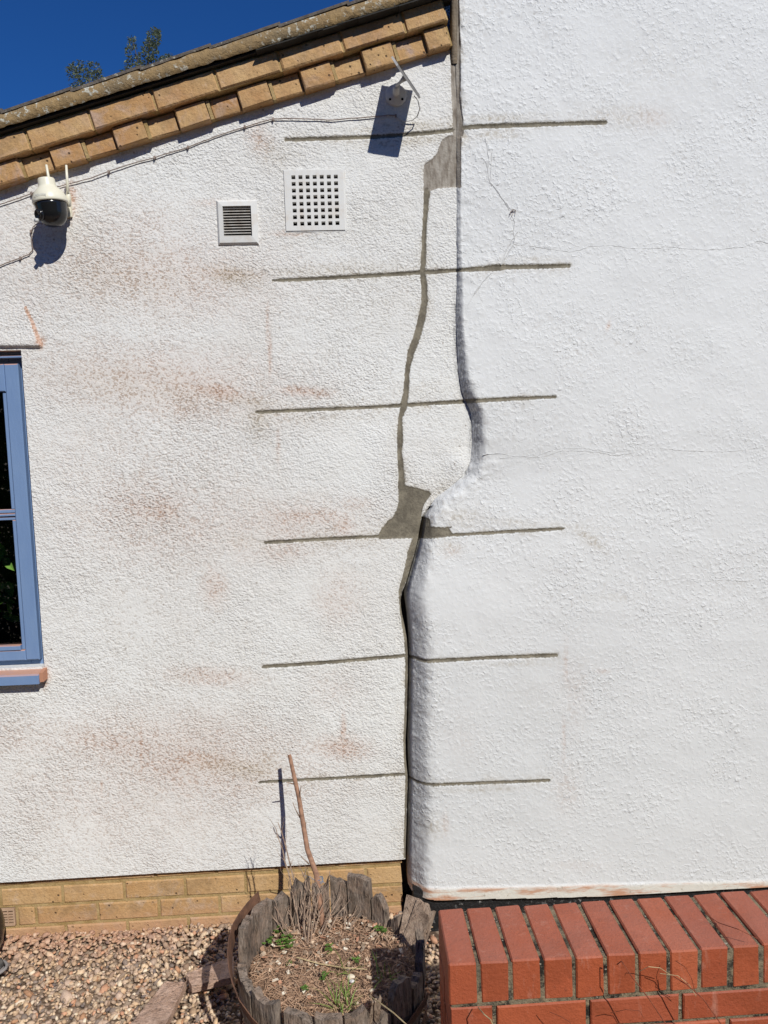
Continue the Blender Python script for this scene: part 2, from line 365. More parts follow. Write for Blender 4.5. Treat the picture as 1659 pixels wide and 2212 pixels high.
k = NT('dark_mesh_cloth', .9, .2); p = k.pos(); k.col(k.mix(k.rng(k.noise(p, 90, 4), .4, .6), (.05, .05, .05), (.13, .12, .11))); k.bump(k.noise(p, 400, 2), .001, 1); M_DC = k.m
k = NT('grey_rubber', .7, .3); k.col((.25, .23, .22)); M_GR = k.m
k = NT('lilac_plastic', .4, .4); k.col((.36, .34, .44)); M_LP = k.m
k = NT('interior_wall', .9, .1); k.col((.02, .02, .02)); M_IN = k.m
k = NT('tree_bark', .9, .1); k.col((.09, .07, .05)); M_BK2 = k.m

# ------------------------------------------------------------------ marks chased into the render (survey units: 1659 x 2212)
SLOT = [  # name, polyline (x, y, half width)
 ('slotL', [(617, 301.5, 3), (640, 301, 3.8), (808, 295.6, 4), (930, 287, 4), (975, 281.5, 4.5), (990, 277, 5)]),
 ('slotL', [(590, 606, 2.5), (615, 605, 3.2), (720, 600, 3.6), (877, 590.7, 4.2), (910, 588, 4.5), (990, 583.8, 4)]),
 ('slotL', [(554, 890.5, 3), (700, 884, 3.5), (800, 880, 3.2), (870, 875.5, 3.6), (1000, 867.5, 4)]),
 ('slotL', [(573, 1172.5, 2.6), (600, 1170.5, 3.2), (700, 1164.5, 3.4), (768, 1161, 3), (830, 1158, 2.6)]),
 ('slotL', [(568, 1440.5, 3), (640, 1436, 3.6), (768, 1426, 3.4), (875, 1416.5, 3.3)]),
 ('slotL', [(561, 1690.5, 2.2), (637, 1686, 2.8), (769.6, 1678.5, 3), (875, 1672, 2.8)]),
 ('crack', [(922, 406, 5.5), (922, 418, 6), (917, 490, 4.3), (915.5, 548, 4.6), (913, 590, 6), (917, 616, 6.3), (917.5, 652, 6.8), (911, 688, 7.4), (902, 724, 7.4), (888, 760, 7.2), (880, 800, 4.8), (877, 850, 6), (872, 880, 7), (865, 902, 4.2), (864, 932, 5.4), (864.5, 953, 6.4), (863, 977, 4.6), (865, 1000, 5.6), (867, 1022, 6.2), (868, 1055, 7)]),
 ('crack', [(903, 1130, 4), (897, 1165, 6), (888, 1195, 7.5), (880, 1230, 5.8), (871, 1260, 5), (864.5, 1278, 3.2), (864, 1296, 2), (866, 1322, 1.8), (871, 1349, 2.8), (876.5, 1380, 3.2), (878.5, 1414, 3.2), (878.5, 1450, 3), (877.5, 1500, 3), (876, 1557, 2.6), (874, 1600, 2.3), (875, 1640, 2.6), (878.5, 1680, 2.8), (876.5, 1750, 2.4), (874.5, 1852, 2.4)]),
 ('fillet', [(983, -80, 8), (983, 0, 8), (983.5, 60, 9.5), (984, 100, 10.5), (984.5, 149, 10), (985, 208, 9), (989, 253, 10.5), (990, 285, 12)]),
 ('slotR', [(985, 274.5, 5), (1002, 274.8, 5), (1040, 273, 4.6), (1097, 270.6, 5), (1200, 267.5, 4.4), (1308, 264, 4.2)]),
 ('slotR', [(985, 584, 3.6), (993, 583.5, 4), (1050, 579.5, 5.2), (1078, 577.5, 7), (1095, 577, 5), (1160, 575.5, 4.6), (1229, 573.8, 4.4)]),
 ('slotR', [(995, 868, 4), (1030, 865.5, 4.4), (1100, 861.5, 4.2), (1199, 857.2, 3)]),
 ('slotR', [(930, 1160, 3), (976, 1156, 3), (1090, 1149, 3.2), (1207, 1142.5, 3.2), (1217, 1142, 1.6)]),
 ('slotR', [(880, 1417, 2.6), (898, 1421, 2.8), (917, 1428, 3.4), (935, 1427.7, 3.8), (1066, 1420.7, 3.5), (1202, 1415, 3.5)]),
 ('slotR', [(880, 1675, 2), (898.6, 1687, 2.4), (918.4, 1693.6, 2.8), (941.6, 1695.5, 3), (987.5, 1693.4, 2.9), (1186, 1686, 2.8)]),
]
PATCH = [
 ('patchTop', [(968, 293), (955, 303), (946, 327), (932, 345), (921, 351), (915.5, 357), (915, 408), (928, 412), (950, 406), (996, 404), (996, 293)]),
 ('patchMid', [tuple((768+.2976*a, 932.6+.2976*b)) for a, b in ((310, 395), (358, 393), (440, 408), (535, 433), (548, 455), (507, 510), (485, 560), (476, 640), (478, 740), (470, 768), (170, 780), (163, 752), (200, 692), (240, 642), (265, 628), (300, 565), (315, 505))]),
 ('patchR', [tuple((768+.2976*a, 932.6+.2976*b)) for a, b in ((470, 612), (525, 624), (540, 640), (548, 688), (640, 693), (700, 688), (680, 705), (708, 740), (700, 758), (550, 772), (455, 772))]),
]
def sd_poly(px, py, P):
    P = np.array(P, float); d = np.full(px.shape, 1e9); ins = np.zeros(px.shape, bool)
    for i in range(len(P)):
        a = P[i]; b = P[(i+1) % len(P)]; e = b-a; t = np.clip(((px-a[0])*e[0]+(py-a[1])*e[1])/(e@e), 0, 1)
        d = np.minimum(d, np.hypot(px-a[0]-t*e[0], py-a[1]-t*e[1]))
        c = ((a[1] > py) != (b[1] > py))
        with np.errstate(divide='ignore', invalid='ignore'):
            ins ^= c & (px < (b[0]-a[0])*(py-a[1])/(b[1]-a[1]+1e-12)+a[0])
    return np.where(ins, -d, d)
def sd_line(px, py, P):
    d = np.full(px.shape, 1e9)
    for (ax, ay, aw), (bx, by, bw) in zip(P[:-1], P[1:]):
        ex, ey = bx-ax, by-ay; L2 = ex*ex+ey*ey; tt = ((px-ax)*ex+(py-ay)*ey)/L2; t = np.clip(tt, 0, 1)
        d = np.minimum(d, np.hypot(px-ax-t*ex, py-ay-t*ey)-(aw+(bw-aw)*t))
    return d
def marks(px, py, which):
    best = np.full(px.shape, 40.0); idx = np.full(px.shape, -1); n = 0
    for name, P in SLOT+PATCH:
        n += 1
        if name not in which: continue
        xs = [q[0] for q in P]; ys = [q[1] for q in P]
        m = (px > min(xs)-30) & (px < max(xs)+30) & (py > min(ys)-30) & (py < max(ys)+30)
        if not m.any(): continue
        f = sd_poly if name.startswith('patch') else sd_line
        d = f(px[m], py[m], P); cur = best[m]; upd = d < cur
        cur[upd] = d[upd]; best[m] = cur; ii = idx[m]; ii[upd] = n-1; idx[m] = ii
    return best*.0016, idx
def blobs(px, py, B):
    v = np.zeros(px.shape)
    for (cx, cy, rx, ry, ang, s) in B:
        a = radians(ang); dx = px-cx; dy = py-cy; u = (dx*cos(a)+dy*sin(a))/rx; w = (-dx*sin(a)+dy*cos(a))/ry
        v = np.maximum(v, s*np.exp(-(u*u+w*w)*1.1))
    return v
STAIN_L = [(335, 590, 120, 48, 5, .55), (490, 592, 95, 20, 4, .9), (300, 500, 150, 60, 0, .35), (150, 440, 22, 45, 0, .9), (560, 300, 24, 34, -30, .7),
 (300, 815, 120, 34, 12, .75), (480, 848, 95, 24, 10, 1.15), (655, 846, 62, 13, 4, 1.2), (583, 770, 5, 62, 0, 1.1), (601, 960, 5, 60, 0, .6), (330, 1100, 85, 45, 5, .85),
 (655, 1115, 105, 24, 2, .9), (740, 1135, 30, 26, 0, .8), (614, 1128, 5, 9, 0, 1.5), (525, 1175, 50, 45, 0, .45), (463, 1268, 30, 42, 0, .7), (730, 1290, 50, 60, 0, .4), (600, 1190, 90, 30, 0, .45),
 (455, 1462, 100, 22, 3, .6), (720, 1490, 60, 50, 0, .3), (270, 1612, 150, 40, 12, .8), (450, 1645, 120, 34, 8, 1.1), (305, 1625, 5, 70, 0, 1.4), (219, 1700, 4, 20, 0, 1.2), (736, 1616, 60, 26, 4, 1.15), (742, 1580, 6, 40, 0, 1.2),
 (80, 560, 160, 160, 0, .30), (280, 1020, 300, 260, 0, .24), (300, 1700, 360, 170, 0, .36), (330, 590, 260, 100, 4, .6), (360, 830, 290, 90, 6, .65), (400, 1640, 290, 100, 6, .7), (330, 1110, 260, 120, 0, .45), (600, 1130, 190, 60, 0, .5), (60, 1600, 130, 60, 0, .4), (578, 700, 5, 60, 0, .7), (575, 1640, 5, 80, 0, .6), (88, 740, 10, 14, 0, 1.4), (152, 425, 12, 26, 0, 2.0), (470, 440, 70, 9, 0, .4), (625, 505, 40, 7, 0, .8), (98, 1462, 9, 24, 0, 1.2), (770, 1090, 40, 20, 0, .5)]
OLIVE_L = [(510, 598, 60, 24, 5, .9), (700, 585, 200, 16, -3, .55), (700, 470, 190, 60, 0, .2), (557, 905, 26, 42, 0, .8), (560, 870, 80, 14, 6, .6), (720, 900, 170, 16, -3, .35), (600, 330, 60, 40, 0, .4), (880, 275, 120, 12, -4, .9), (880, 305, 120, 14, -4, .9), (975, 270, 16, 24, 0, 1),
 (535, 1170, 44, 16, 0, .4), (520, 1660, 90, 20, 8, .8), (580, 1650, 30, 40, 0, .5), (840, 640, 90, 70, 0, .22), (900, 850, 60, 30, 0, .3), (960, 1070, 50, 30, -30, .75), (940, 1110, 22, 24, 0, .9), (985, 120, 60, 30, 0, .3), (860, 1670, 30, 22, 0, .3), (870, 1790, 26, 30, 0, .4), (250, 600, 200, 60, 5, .3), (300, 840, 180, 40, 10, .3)]
STAIN_R = [(1405, 255, 36, 24, 0, .5), (1350, 250, 60, 20, 0, .2), (1222, 1440, 5, 50, 0, .8), (1218, 1590, 4, 50, 0, .8), (1240, 1500, 30, 90, 0, .25), (1225, 1710, 30, 50, 0, .4), (980, 1190, 20, 14, 0, .5), (1314, 705, 4, 9, 20, 2.2), (1000, 1600, 40, 60, 0, .18), (962, 1780, 7, 24, 0, .7), (1300, 1450, 16, 5, 0, .8), (1250, 1870, 60, 12, 0, .3)]
OLIVE_R = [(1080, 255, 110, 9, -2, .8), (1060, 290, 70, 12, -2, .7), (1330, 250, 110, 30, 0, .35), (1150, 1132, 120, 10, 4, .5), (1275, 1165, 40, 12, 35, .7), (1000, 300, 20, 20, 0, .9), (1150, 560, 60, 7, 0, .5), (1000, 1120, 50, 24, 0, .6), (970, 1180, 40, 20, 0, .35), (1050, 1705, 120, 7, -2, .4), (1120, 1435, 90, 6, 0, .4), (1160, 1500, 60, 60, 0, .12), (930, 1790, 30, 24, 0, .5), (1420, 150, 140, 120, 0, .12), (1320, 1290, 60, 10, 0, .2)]

def table(T, y):
    T = sorted(T); return np.interp(y, [t[0] for t in T], [t[1] for t in T])
B_TOP = [(984, -80), (984, 0), (985, 150), (988, 253), (987, 300), (987, 404), (988, 600), (985, 690), (990, 800), (997, 845), (1006, 868), (1016, 890), (1020, 915), (1020, 960), (1015, 995), (1000, 1025), (972, 1052), (940, 1077)]
B_LO = [(923, 1100), (911, 1117), (907, 1140), (903.5, 1162), (899, 1182), (896, 1194), (885.5, 1230), (876.6, 1260), (868, 1280), (865.5, 1296), (866, 1310), (868, 1325), (873.6, 1349), (878.8, 1380), (881.2, 1414), (881.3, 1450), (880, 1500), (878.5, 1557), (876, 1600), (877, 1640), (881, 1680), (879, 1750), (877.5, 1800), (876, 1850), (875, 1900), (875, 2000)]
B_LR = [(924, 1100), (914, 1117), (911, 1140), (908, 1162), (903, 1182), (899, 1200), (890.5, 1230), (881.5, 1260), (877.5, 1280), (877, 1296), (878.5, 1310), (880.5, 1325), (882.5, 1349), (884, 1380), (885, 1414), (885, 1450), (884.6, 1500), (883.8, 1557), (882, 1600), (883, 1640), (884.5, 1680), (883.5, 1750), (882.5, 1800), (881.5, 1850), (882, 1905), (884, 2000)]
def edge_tab(T):
    Q = [at(x, y, 0.0) for x, y in T]; return [(q[2], q[0]) for q in Q]
TL = edge_tab(B_TOP+B_LO); TR = edge_tab(B_TOP+B_LR)
# z of a survey row along the corner
def zc(y): return at(930, y, 0.0)[2]
# rake of the verge
RA = radians(16); RU = np.array([cos(RA), 0, sin(RA)]); RV = np.array([-sin(RA), 0, cos(RA)]); RO = at(0, 400, -.03); RO[1] = 0
def rake_z(x): return RO[2]+(x-RO[0])*math.tan(RA)
ZB = .2125; WX, WZ0, WZ1 = -1.105, 1.0125, 2.130; WXL = -2.25

def heightfield(name, X, Z, H, keep, A, mat, parent, seams, skirt_y=.1):
    """X, Z, H arrays (rows, cols); y = -H. seams: face-id array, -1 = the plain render. Returns objects."""
    nr, nc = X.shape; V = np.stack([X, -H, Z], -1).reshape(-1, 3)
    idx = np.arange(nr*nc).reshape(nr, nc)
    Q = np.stack([idx[:-1, :-1], idx[:-1, 1:], idx[1:, 1:], idx[1:, :-1]], -1).reshape(-1, 4)
    keep = keep.ravel(); seams = seams.ravel()
    outs = []
    for sid in np.unique(seams[keep]):
        m = keep & (seams == sid); q = Q[m]
        u, inv = np.unique(q.ravel(), return_inverse=True); q2 = inv.reshape(-1, 4).astype(np.int64); v2 = V[u]
        att = {k_: a.ravel()[u] for k_, a in A.items()}
        if sid == -1:
            # skirts on every open border of the kept area
            km = Q[keep]; E = np.concatenate([km[:, [0, 1]], km[:, [1, 2]], km[:, [2, 3]], km[:, [3, 0]]])
            key = np.sort(E, 1)@np.array([nr*nc, 1]); _, first, cnt = np.unique(key, return_index=True, return_counts=True)
            be = E[first[cnt == 1]]; bu, binv = np.unique(be.ravel(), return_inverse=True); binv = binv.reshape(-1, 2)
            n0 = len(v2); top = V[bu].copy(); back = top.copy(); back[:, 1] = skirt_y
            v2 = np.concatenate([v2, top, back]); nb = len(bu)
            sk_ = np.stack([binv[:, 1]+n0, binv[:, 0]+n0, binv[:, 0]+n0+nb, binv[:, 1]+n0+nb], 1)
            q2 = np.concatenate([q2, sk_])
            for k_ in att:
                e = A[k_].ravel()[bu]; att[k_] = np.concatenate([att[k_], e, e])
        nm = name if sid == -1 else ('mortar_patch' if sid >= len(SLOT) else ('mortar_joint' if SLOT[sid][0] in ('crack', 'fillet') else 'mortar_slot'))
        o = obj(nm, v2, q2, mat, parent, True)
        for k_, a in att.items(): attr(o.data, k_, a)
        outs.append(o)
    return outs

# ------------------------------------------------------------------ ground
g = MB(); N = 60; xs = np.concatenate([np.linspace(-60, -3, 12), np.linspace(-2.8, 3, 30), np.linspace(3.5, 60, 12)]); ys = np.concatenate([np.linspace(-60, -3, 12), np.linspace(-2.8, .1, 16), np.linspace(.5, 60, 10)])
GX, GY = np.meshgrid(xs, ys); GZ = -.034+.012*vnoise(GX, GY, .6, 3)*(abs(GX) < 3)
idx = np.arange(GX.size).reshape(GX.shape)
Q = np.stack([idx[:-1, :-1], idx[:-1, 1:], idx[1:, 1:], idx[1:, :-1]], -1).reshape(-1, 4)
tag(obj('ground', np.stack([GX, GY, GZ], -1).reshape(-1, 3), Q, M_GB, None, True, loc=(0, 0, 0)), kind='structure')

# ------------------------------------------------------------------ the cracked house wall (left)
house = thing('bungalow', (-1.0, .1, 0), 'low white roughcast house end with cracked corner, blue window and sloping verge', 'house')
wall = house
xf = np.concatenate([np.arange(-2.9, WX-.12, .055), np.arange(WX-.115, WX-.0001, .0041)])
xf = np.append(xf[xf < WX-.002], WX)
mid = np.linspace(WX, -.1, int((1.005)/.004)+1)[1:]
sN = np.linspace(0, 1, 128)[1:]
zf = np.concatenate([np.linspace(ZB, WZ0, 201)[:-1], np.linspace(WZ0, WZ1, 280)[:-1], np.linspace(WZ1, 3.2, 268)])
base = np.concatenate([xf, mid]); nb = len(base)
X = np.zeros((len(zf), nb+len(sN))); Z = np.repeat(zf[:, None], X.shape[1], 1)
X[:, :nb] = base; tl = table(TL, zf); X[:, nb:] = -.1+sN[None, :]*(tl[:, None]+.1)
px, py = survey(np.stack([X, 0*X, Z], -1))
sd, sid = marks(px, py, ('slotL', 'crack', 'fillet', 'patchTop', 'patchMid'))
sd = sd-.0008+.0016*vnoise(X, Z, .02, 5)+.0014*vnoise(X, Z, .008, 6)
depth = .0045*ss(.0005, -.0035, sd); smoothp = np.isin(sid, [len(SLOT)+i for i in range(3)])
depth = np.where(smoothp, .0035*ss(.0005, -.004, sd), depth)
H = .0035*vnoise(X, Z, .45, 1)+.002*vnoise(X, Z, .16, 2)+.0012*vnoise(X, Z, .05, 4)
rough = .0009*np.abs(vnoise(X, Z, .011, 8))+.0010*vnoise(X, Z, .022, 9)
H = H+rough*(1-ss(.001, -.002, sd))-depth
lint = ss(752, 746.5, py+0*(px-60)*.05)*ss(92+(py-748)*.42, 88+(py-748)*.42, px)*np.clip((py-650)/90, 0, 1)
H = H+.013*lint
dz = X-tl[:, None]; H = H-.004*ss(-.006, 0, dz)*(Z < zc(1090))
hump = ((Z < zc(980)) & (Z > zc(1110)))
H = H+.012*ss(940, 1010, px)*ss(1120, 1050, py)*ss(960, 1010, py)
fx = (X[:-1, :-1]+X[1:, 1:])/2; fz = (Z[:-1, :-1]+Z[1:, 1:])/2
VCUT = ((fx > -.398) & (fx < -.288) & (fz > 2.484) & (fz < 2.603)) | ((fx > -.172) & (fx < .020) & (fz > 2.518) & (fz < 2.706))
keep = ~VCUT & (fz < RO[2]+(fx-RO[0])*math.tan(RA)+.03) & ~((fx < WX) & (fx > WXL) & (fz > WZ0) & (fz < WZ1))
sdmin = np.minimum(np.minimum(sd[:-1, :-1], sd[1:, :-1]), np.minimum(sd[:-1, 1:], sd[1:, 1:]))
seam = np.where(sdmin < .0025, sid[:-1, :-1], -1)
halo = np.exp(-np.maximum(sd, 0)/.014)*np.clip(.35+1.3*vnoise(X, Z, .07, 41), 0, .9)
A = dict(sd=sd, stain=blobs(px, py, STAIN_L), olive=np.maximum(blobs(px, py, OLIVE_L), halo),
         grime=np.clip(.42+1.1*vnoise(X, Z, .35, 12)+.35*ss(560, 300, px)*1.0, 0, 1),
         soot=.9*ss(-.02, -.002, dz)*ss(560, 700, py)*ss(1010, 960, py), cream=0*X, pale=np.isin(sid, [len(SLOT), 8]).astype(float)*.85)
# rust streak from the lintel corner
A['stain'] = np.maximum(A['stain'], 3*ss(3.0, .8, sd_line(px, py, [(55, 664, .5), (72, 700, 1), (90, 747, 1.3)])))
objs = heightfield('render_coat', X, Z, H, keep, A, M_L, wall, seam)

m = MB(); m.box(-2.9, WXL, .1, .3, 0, 2.4); m.box(WX+.001, .13, .1, .3, .01, 2.55); m.box(WXL, WX, .1, .3, 0, WZ0-.04); m.box(WXL, WX, .1, .3, WZ1+.05, 2.3); m.box(.13, .60, .12, .3, .01, 2.95)
m.box(-2.9, -2.85, .3, 3.4, 0, 2.1); m.box(-2.9, .39, 3.35, 3.4, 0, 2.1)
m.obj('masonry', M_CO, wall)

# plinth bricks -------------------------------------------------------------
def brick_mesh(name, L, Hh, D, mat, seed, b=.004, j=.0016):
    r = random.Random(seed); m = MB(); m.bbox(0, L, 0, D, 0, Hh, b)
    V = [(x+r.uniform(-j, j), y+r.uniform(-j, j)*.6, z+r.uniform(-j, j)) for x, y, z in m.v]
    me = mesh(name, V, m.f, mat); return me
PY = .022
full = [brick_mesh('brick', .216, .066, .09, M_YB, s) for s in range(4)]
half = [brick_mesh('brick', .103, .066, .09, M_YB, s+10) for s in range(3)]
bath = [brick_mesh('brick', .060, .066, .09, M_YB, 30)]
def place(me, name, parent, loc, rot=(0, 0, 0), sc=(1, 1, 1)):
    o = bpy.data.objects.new(name, me); COL.objects.link(o); o.parent = parent; o.location = np.array(loc)-ORG[parent.name]; o.rotation_euler = rot; o.scale = sc; return o
def rj(a): return random.uniform(-a, a)
XE = .155
# perpend positions: courses (bottom z) and the x of one joint
for (z0, xj) in ((.176, XE-.102-.010-.225*0), (.100, XE-.110), (.022, XE-.050), (-.054, XE-.16)):
    pass
def course(z0, joints, hh=.066):
    for a, b in zip(joints[:-1], joints[1:]):
        L = b-a-.011
        if L < .03: continue
        src = full if L > .15 else (half if L > .085 else bath); L0 = .216 if L > .15 else (.103 if L > .085 else .060)
        place(random.choice(src), 'brick', house, (a+.0055+rj(.001), PY+rj(.0016), z0+rj(.001)), (0, rj(.004), 0), (L/L0, 1, hh/.066))
def px_to_x(c): # crop column of the photograph's lower left corner
    return at(c[0]*.663*.5486, (3200+c[1]*.663)*.5486, PY)[0]
j2 = [px_to_x((0, 530)), px_to_x((372, 515)), px_to_x((735, 480)), px_to_x((1100, 450)), px_to_x((1470, 430))]
# course A is right under the drip, B below it ...
yA, yB, yC, yD = .1845, .1060, .0285, -.050
jB = [px_to_x((372, 515))+.2257*i for i in range(-8, 6)]; jB = [x for x in jB if x < XE-.06]+[XE+.0055]
jC = [px_to_x((580, 610))+.2257*i for i in range(-8, 7)]
AIRX1 = px_to_x((97, 650)); JC2 = px_to_x((213, 640))
jC = [x for x in jC if JC2-.02 < x < XE-.06]+[XE+.0055]
jCl = [AIRX1+.006-.23+(-.2257*i) for i in (6, 5, 4, 3, 2, 1, 0)]
jA = [px_to_x((190, 430))+.2257*i for i in range(-8, 7)]; jA = [x for x in jA if x < XE-.05]+[XE+.0055]
jD = [px_to_x((393, 720))+.2257*i for i in range(-8, 7)]; jD = [x for x in jD if x < XE-.05]+[XE+.0055]
course(yA, jA); course(yB, jB); course(yC, jC); course(yC, [AIRX1+.004, JC2]); course(yC, jCl); course(yD, jD)
m = MB(); m.box(-2.9, AIRX1-.228, PY+.0055, .1, -.1, ZB+.05); m.box(AIRX1-.002, XE-.004, PY+.0055, .1, -.1, ZB+.05)
m.box(AIRX1-.228, AIRX1-.002, PY+.0055, .1, -.1, yC-.004); m.box(AIRX1-.228, AIRX1-.002, PY+.0055, .1, yC+.070, ZB+.05)
m.obj('plinth_mortar', M_BM, house)
# air brick
ab = MB(); x1 = AIRX1-.004; x0 = x1-.216; z0 = yC+.001; z1 = yC+.066
ab.box(x0, x1, PY-.002, PY+.03, z0, z0+.007); ab.box(x0, x1, PY-.002, PY+.03, z1-.006, z1)
for i in range(11):
    xx = x0+i*(x1-x0-.005)/10; ab.box(xx, xx+(.005 if i in (0, 10) else .003), PY-.001, PY+.03, z0+.007, z1-.006)
k = NT('airbrick_plastic', .6, .3); p = k.pos(); k.col(k.mix(k.rng(k.noise(p, 40, 4), .35, .65), (.52, .36, .25), (.44, .29, .19))); M_AB = k.m
fr = ab.obj('air_brick', M_AB, house)
for i in range(4):
    s_ = MB(); zz = z0+.007+.0104*(i+1)-.003; s_.box(x0+.005, x1-.005, PY, PY+.02, zz, zz+.0038); s_.obj('slat', M_AB, fr)
bx = MB(); bx.box(x0, x1, PY+.05, PY+.06, z0, z1); bx.obj('back', M_DV, fr)

# vents ---------------------------------------------------------------------
def vent_frame(x0, x1, z0, z1, name):
    return None
x0, x1, z0, z1 = -.412, -.2735, 2.4680, 2.6165
m = MB(); fw = .021
outer = [(x0, z0), (x1, z0), (x1, z1), (x0, z1)]; inner = [(x0+fw, z0+fw*1.25), (x1-fw, z0+fw*1.25), (x1-fw, z1-fw), (x0+fw, z1-fw)]
rim = [(x0+.006, z0+.006), (x1-.006, z0+.006), (x1-.006, z1-.006), (x0+.006, z1-.006)]
V = [(a, .002, b) for a, b in outer]+[(a, -.004, b) for a, b in outer]+[(a, -.011, b) for a, b in rim]+[(a, -.013, b) for a, b in inner]+[(a, .002, b) for a, b in inner]
Fc = []
for k0 in (0, 4, 8, 12):
    for i in range(4): j = (i+1) % 4; Fc.append((k0+i, k0+j, k0+4+j, k0+4+i))
m.add(V, Fc)
lv = m.obj('louvre_vent', M_WP, house); lv['label'] = 'square white plastic vent with eleven horizontal louvres and rusty rim stains'
ix0, ix1, iz0, iz1 = x0+fw, x1-fw, z0+fw*1.25, z1-fw; n = 11
for i in range(n):
    zz = iz0+(i+.45)*(iz1-iz0)/n; s_ = MB(); t = .0025
    s_.add([(ix0, -.0065, zz-t*.9), (ix1, -.0065, zz-t*.9), (ix1, -.002, zz+t*.6), (ix0, -.002, zz+t*.6), (ix0, -.005, zz-t*.9-.0014), (ix1, -.005, zz-t*.9-.0014), (ix1, -.0005, zz+t*.6-.0014), (ix0, -.0005, zz+t*.6-.0014)],
           [(0, 1, 2, 3), (7, 6, 5, 4), (0, 4, 5, 1), (2, 6, 7, 3), (0, 3, 7, 4), (1, 5, 6, 2)])
    s_.obj('slat', M_DP, lv)
m = MB(); m.box(ix0, ix1, .055, .06, iz0, iz1); m.obj('back', M_DV, lv)
# grid vent
x0, x1, z0, z1 = -.178, .026, 2.5115, 2.7130; nx, nz = 7, 8
m = MB(); yF, yB2 = -.0042, .016
cx = [x0+.020+(i+.5)*(x1-x0-.034)/nx for i in range(nx)]; cz = [z0+.012+(j+.5)*(z1-z0-.024)/nz for j in range(nz)]; hx = .0068; hz = .0064
gx = [x0]+[v for c_ in cx for v in (c_-hx, c_+hx)]+[x1]; gz = [z0]+[v for c_ in cz for v in (c_-hz, c_+hz)]+[z1]
for i in range(len(gx)-1):
    if i % 2 == 0: m.box(gx[i], gx[i+1], yF, yB2, z0, z1)
    else:
        for j in range(0, len(gz)-1, 2): m.box(gx[i], gx[i+1], yF+.0002, yB2, gz[j], gz[j+1])
m.box(x0-.006, x1+.006, -.001, .01, z0-.005, z0); m.box(x1, x1+.006, -.0015, .01, z0, z1+.004); m.box(x0-.004, x1, -.0018, .01, z1, z1+.003)
gv = m.obj('grid_vent', M_WP, house); gv['label'] = 'square white vent plate pierced by a grid of small square holes'
m = MB(); m.box(x0+.006, x1-.006, .07, .075, z0+.006, z1-.006)
k = NT('rusty_dark', .95, .05); k.col((.05, .018, .012)); m.obj('back', k.m, gv)
# clear the render behind both vents: the coat is only proud by a few mm, so plates stand in front of it

# window --------------------------------------------------------------------
win = MB()
oy = .042
# outer frame (jamb, head, lower rail)
win.bbox(WX-.062, WX+.002, oy, .10, WZ0-.01, WZ1+.02, .003); win.bbox(WXL-.01, WXL+.062, oy, .10, WZ0-.01, WZ1+.02, .003)
win.bbox(WXL+.062, WX-.062, oy, .10, WZ1-.052, WZ1+.02, .003); win.bbox(WXL+.062, WX-.062, oy, .10, WZ0-.01, WZ0+.03, .003)
wd = win.obj('window', M_BL, house); wd['label'] = 'blue painted timber casement window cut by the left edge of the photo'
m = MB(); m.bbox(WXL-.0, WX-.001, .006, oy, WZ1-.025, WZ1-.018, .001); m.obj('drip_bar', M_BL, wd)
cy = .014; cx1 = WX-.021; cz0 = WZ0+.022; cz1 = WZ1-.044
cas = MB(); st = .048
cas.bbox(cx1-st, cx1, cy, oy-.001, cz0, cz1, .004); cas.bbox(WXL+.021, WXL+.021+st, cy, oy-.001, cz0, cz1, .004)
cas.bbox(WXL+.021+st, cx1-st, cy, oy-.001, cz1-.095, cz1, .003); cas.bbox(WXL+.021+st, cx1-st, cy, oy-.001, cz0, cz0+.038, .003)
cm = (WXL+WX)/2; cas.bbox(cm-.045, cm+.045, cy, oy-.001, cz0+.038, cz1-.095, .004)
cas.obj('casement', M_BL, wd)
zr = at(20, 1112, .02)[2]
m = MB(); m.bbox(cm+.045, cx1-st, cy+.004, oy-.001, zr-.006, zr+.004, .002); m.bbox(cm+.045, cx1-st, cy+.009, oy-.002, zr+.0055, zr+.019, .002); m.bbox(cm+.045, cx1-st, cy+.010, oy-.002, zr-.020, zr-.0085, .002); m.obj('glazing_bar', M_BL, wd)
bd = MB()
for a, b in ((cz0+.038, zr-.020), (zr+.019, cz1-.095)):
    bd.bbox(cx1-st-.014, cx1-st-.0005, cy+.008, oy-.002, a, b, .002); bd.bbox(cm+.046, cm+.058, cy+.008, oy-.002, a, b, .002)
bd.bbox(cm+.058, cx1-st-.0145, cy-.004, oy-.002, cz0+.0385, cz0+.056, .002)
bd.obj('glazing_bead', M_BL, wd)
for a, b in ((cz0+.036, zr), (zr, cz1-.09)):
    m = MB(); m.box(cm+.04, cx1-st-.002, oy-.008, oy-.004, a+.002, b-.002); m.obj('pane', M_GL, wd)
m = MB(); m.box(WXL+.06, cm-.04, oy-.008, oy-.004, cz0+.03, cz1-.09); m.obj('pane', M_GL, wd)
m = MB(); sx = WX+.012
m.add([(WXL-.02, .05, WZ0+.0), (sx-.016, .05, WZ0+.0), (sx-.016, -.040, WZ0-.014), (WXL-.02, -.040, WZ0-.014), (WXL-.02, -.044, WZ0-.019), (sx-.018, -.044, WZ0-.019), (sx-.018, -.044, WZ0-.050), (WXL-.02, -.044, WZ0-.050), (WXL-.02, .05, WZ0-.045), (sx-.018, .05, WZ0-.045)],
      [(0, 3, 2, 1), (3, 4, 5, 2), (4, 7, 6, 5), (7, 8, 9, 6), (1, 2, 5, 6, 9), (0, 8, 7, 4, 3)])
m.obj('sill', M_BL, wd)
m = MB(); m.add(*prism([(sx-.017, -.040, WZ0-.012), (sx-.017, -.036, WZ0-.046), (sx-.017, .03, WZ0-.046), (sx-.017, .03, WZ0)], (1, 0, .12), .014))
k = NT('terracotta_dust', .9, .1); k.col((.50, .25, .16)); m.obj('sill_end', k.m, wd)
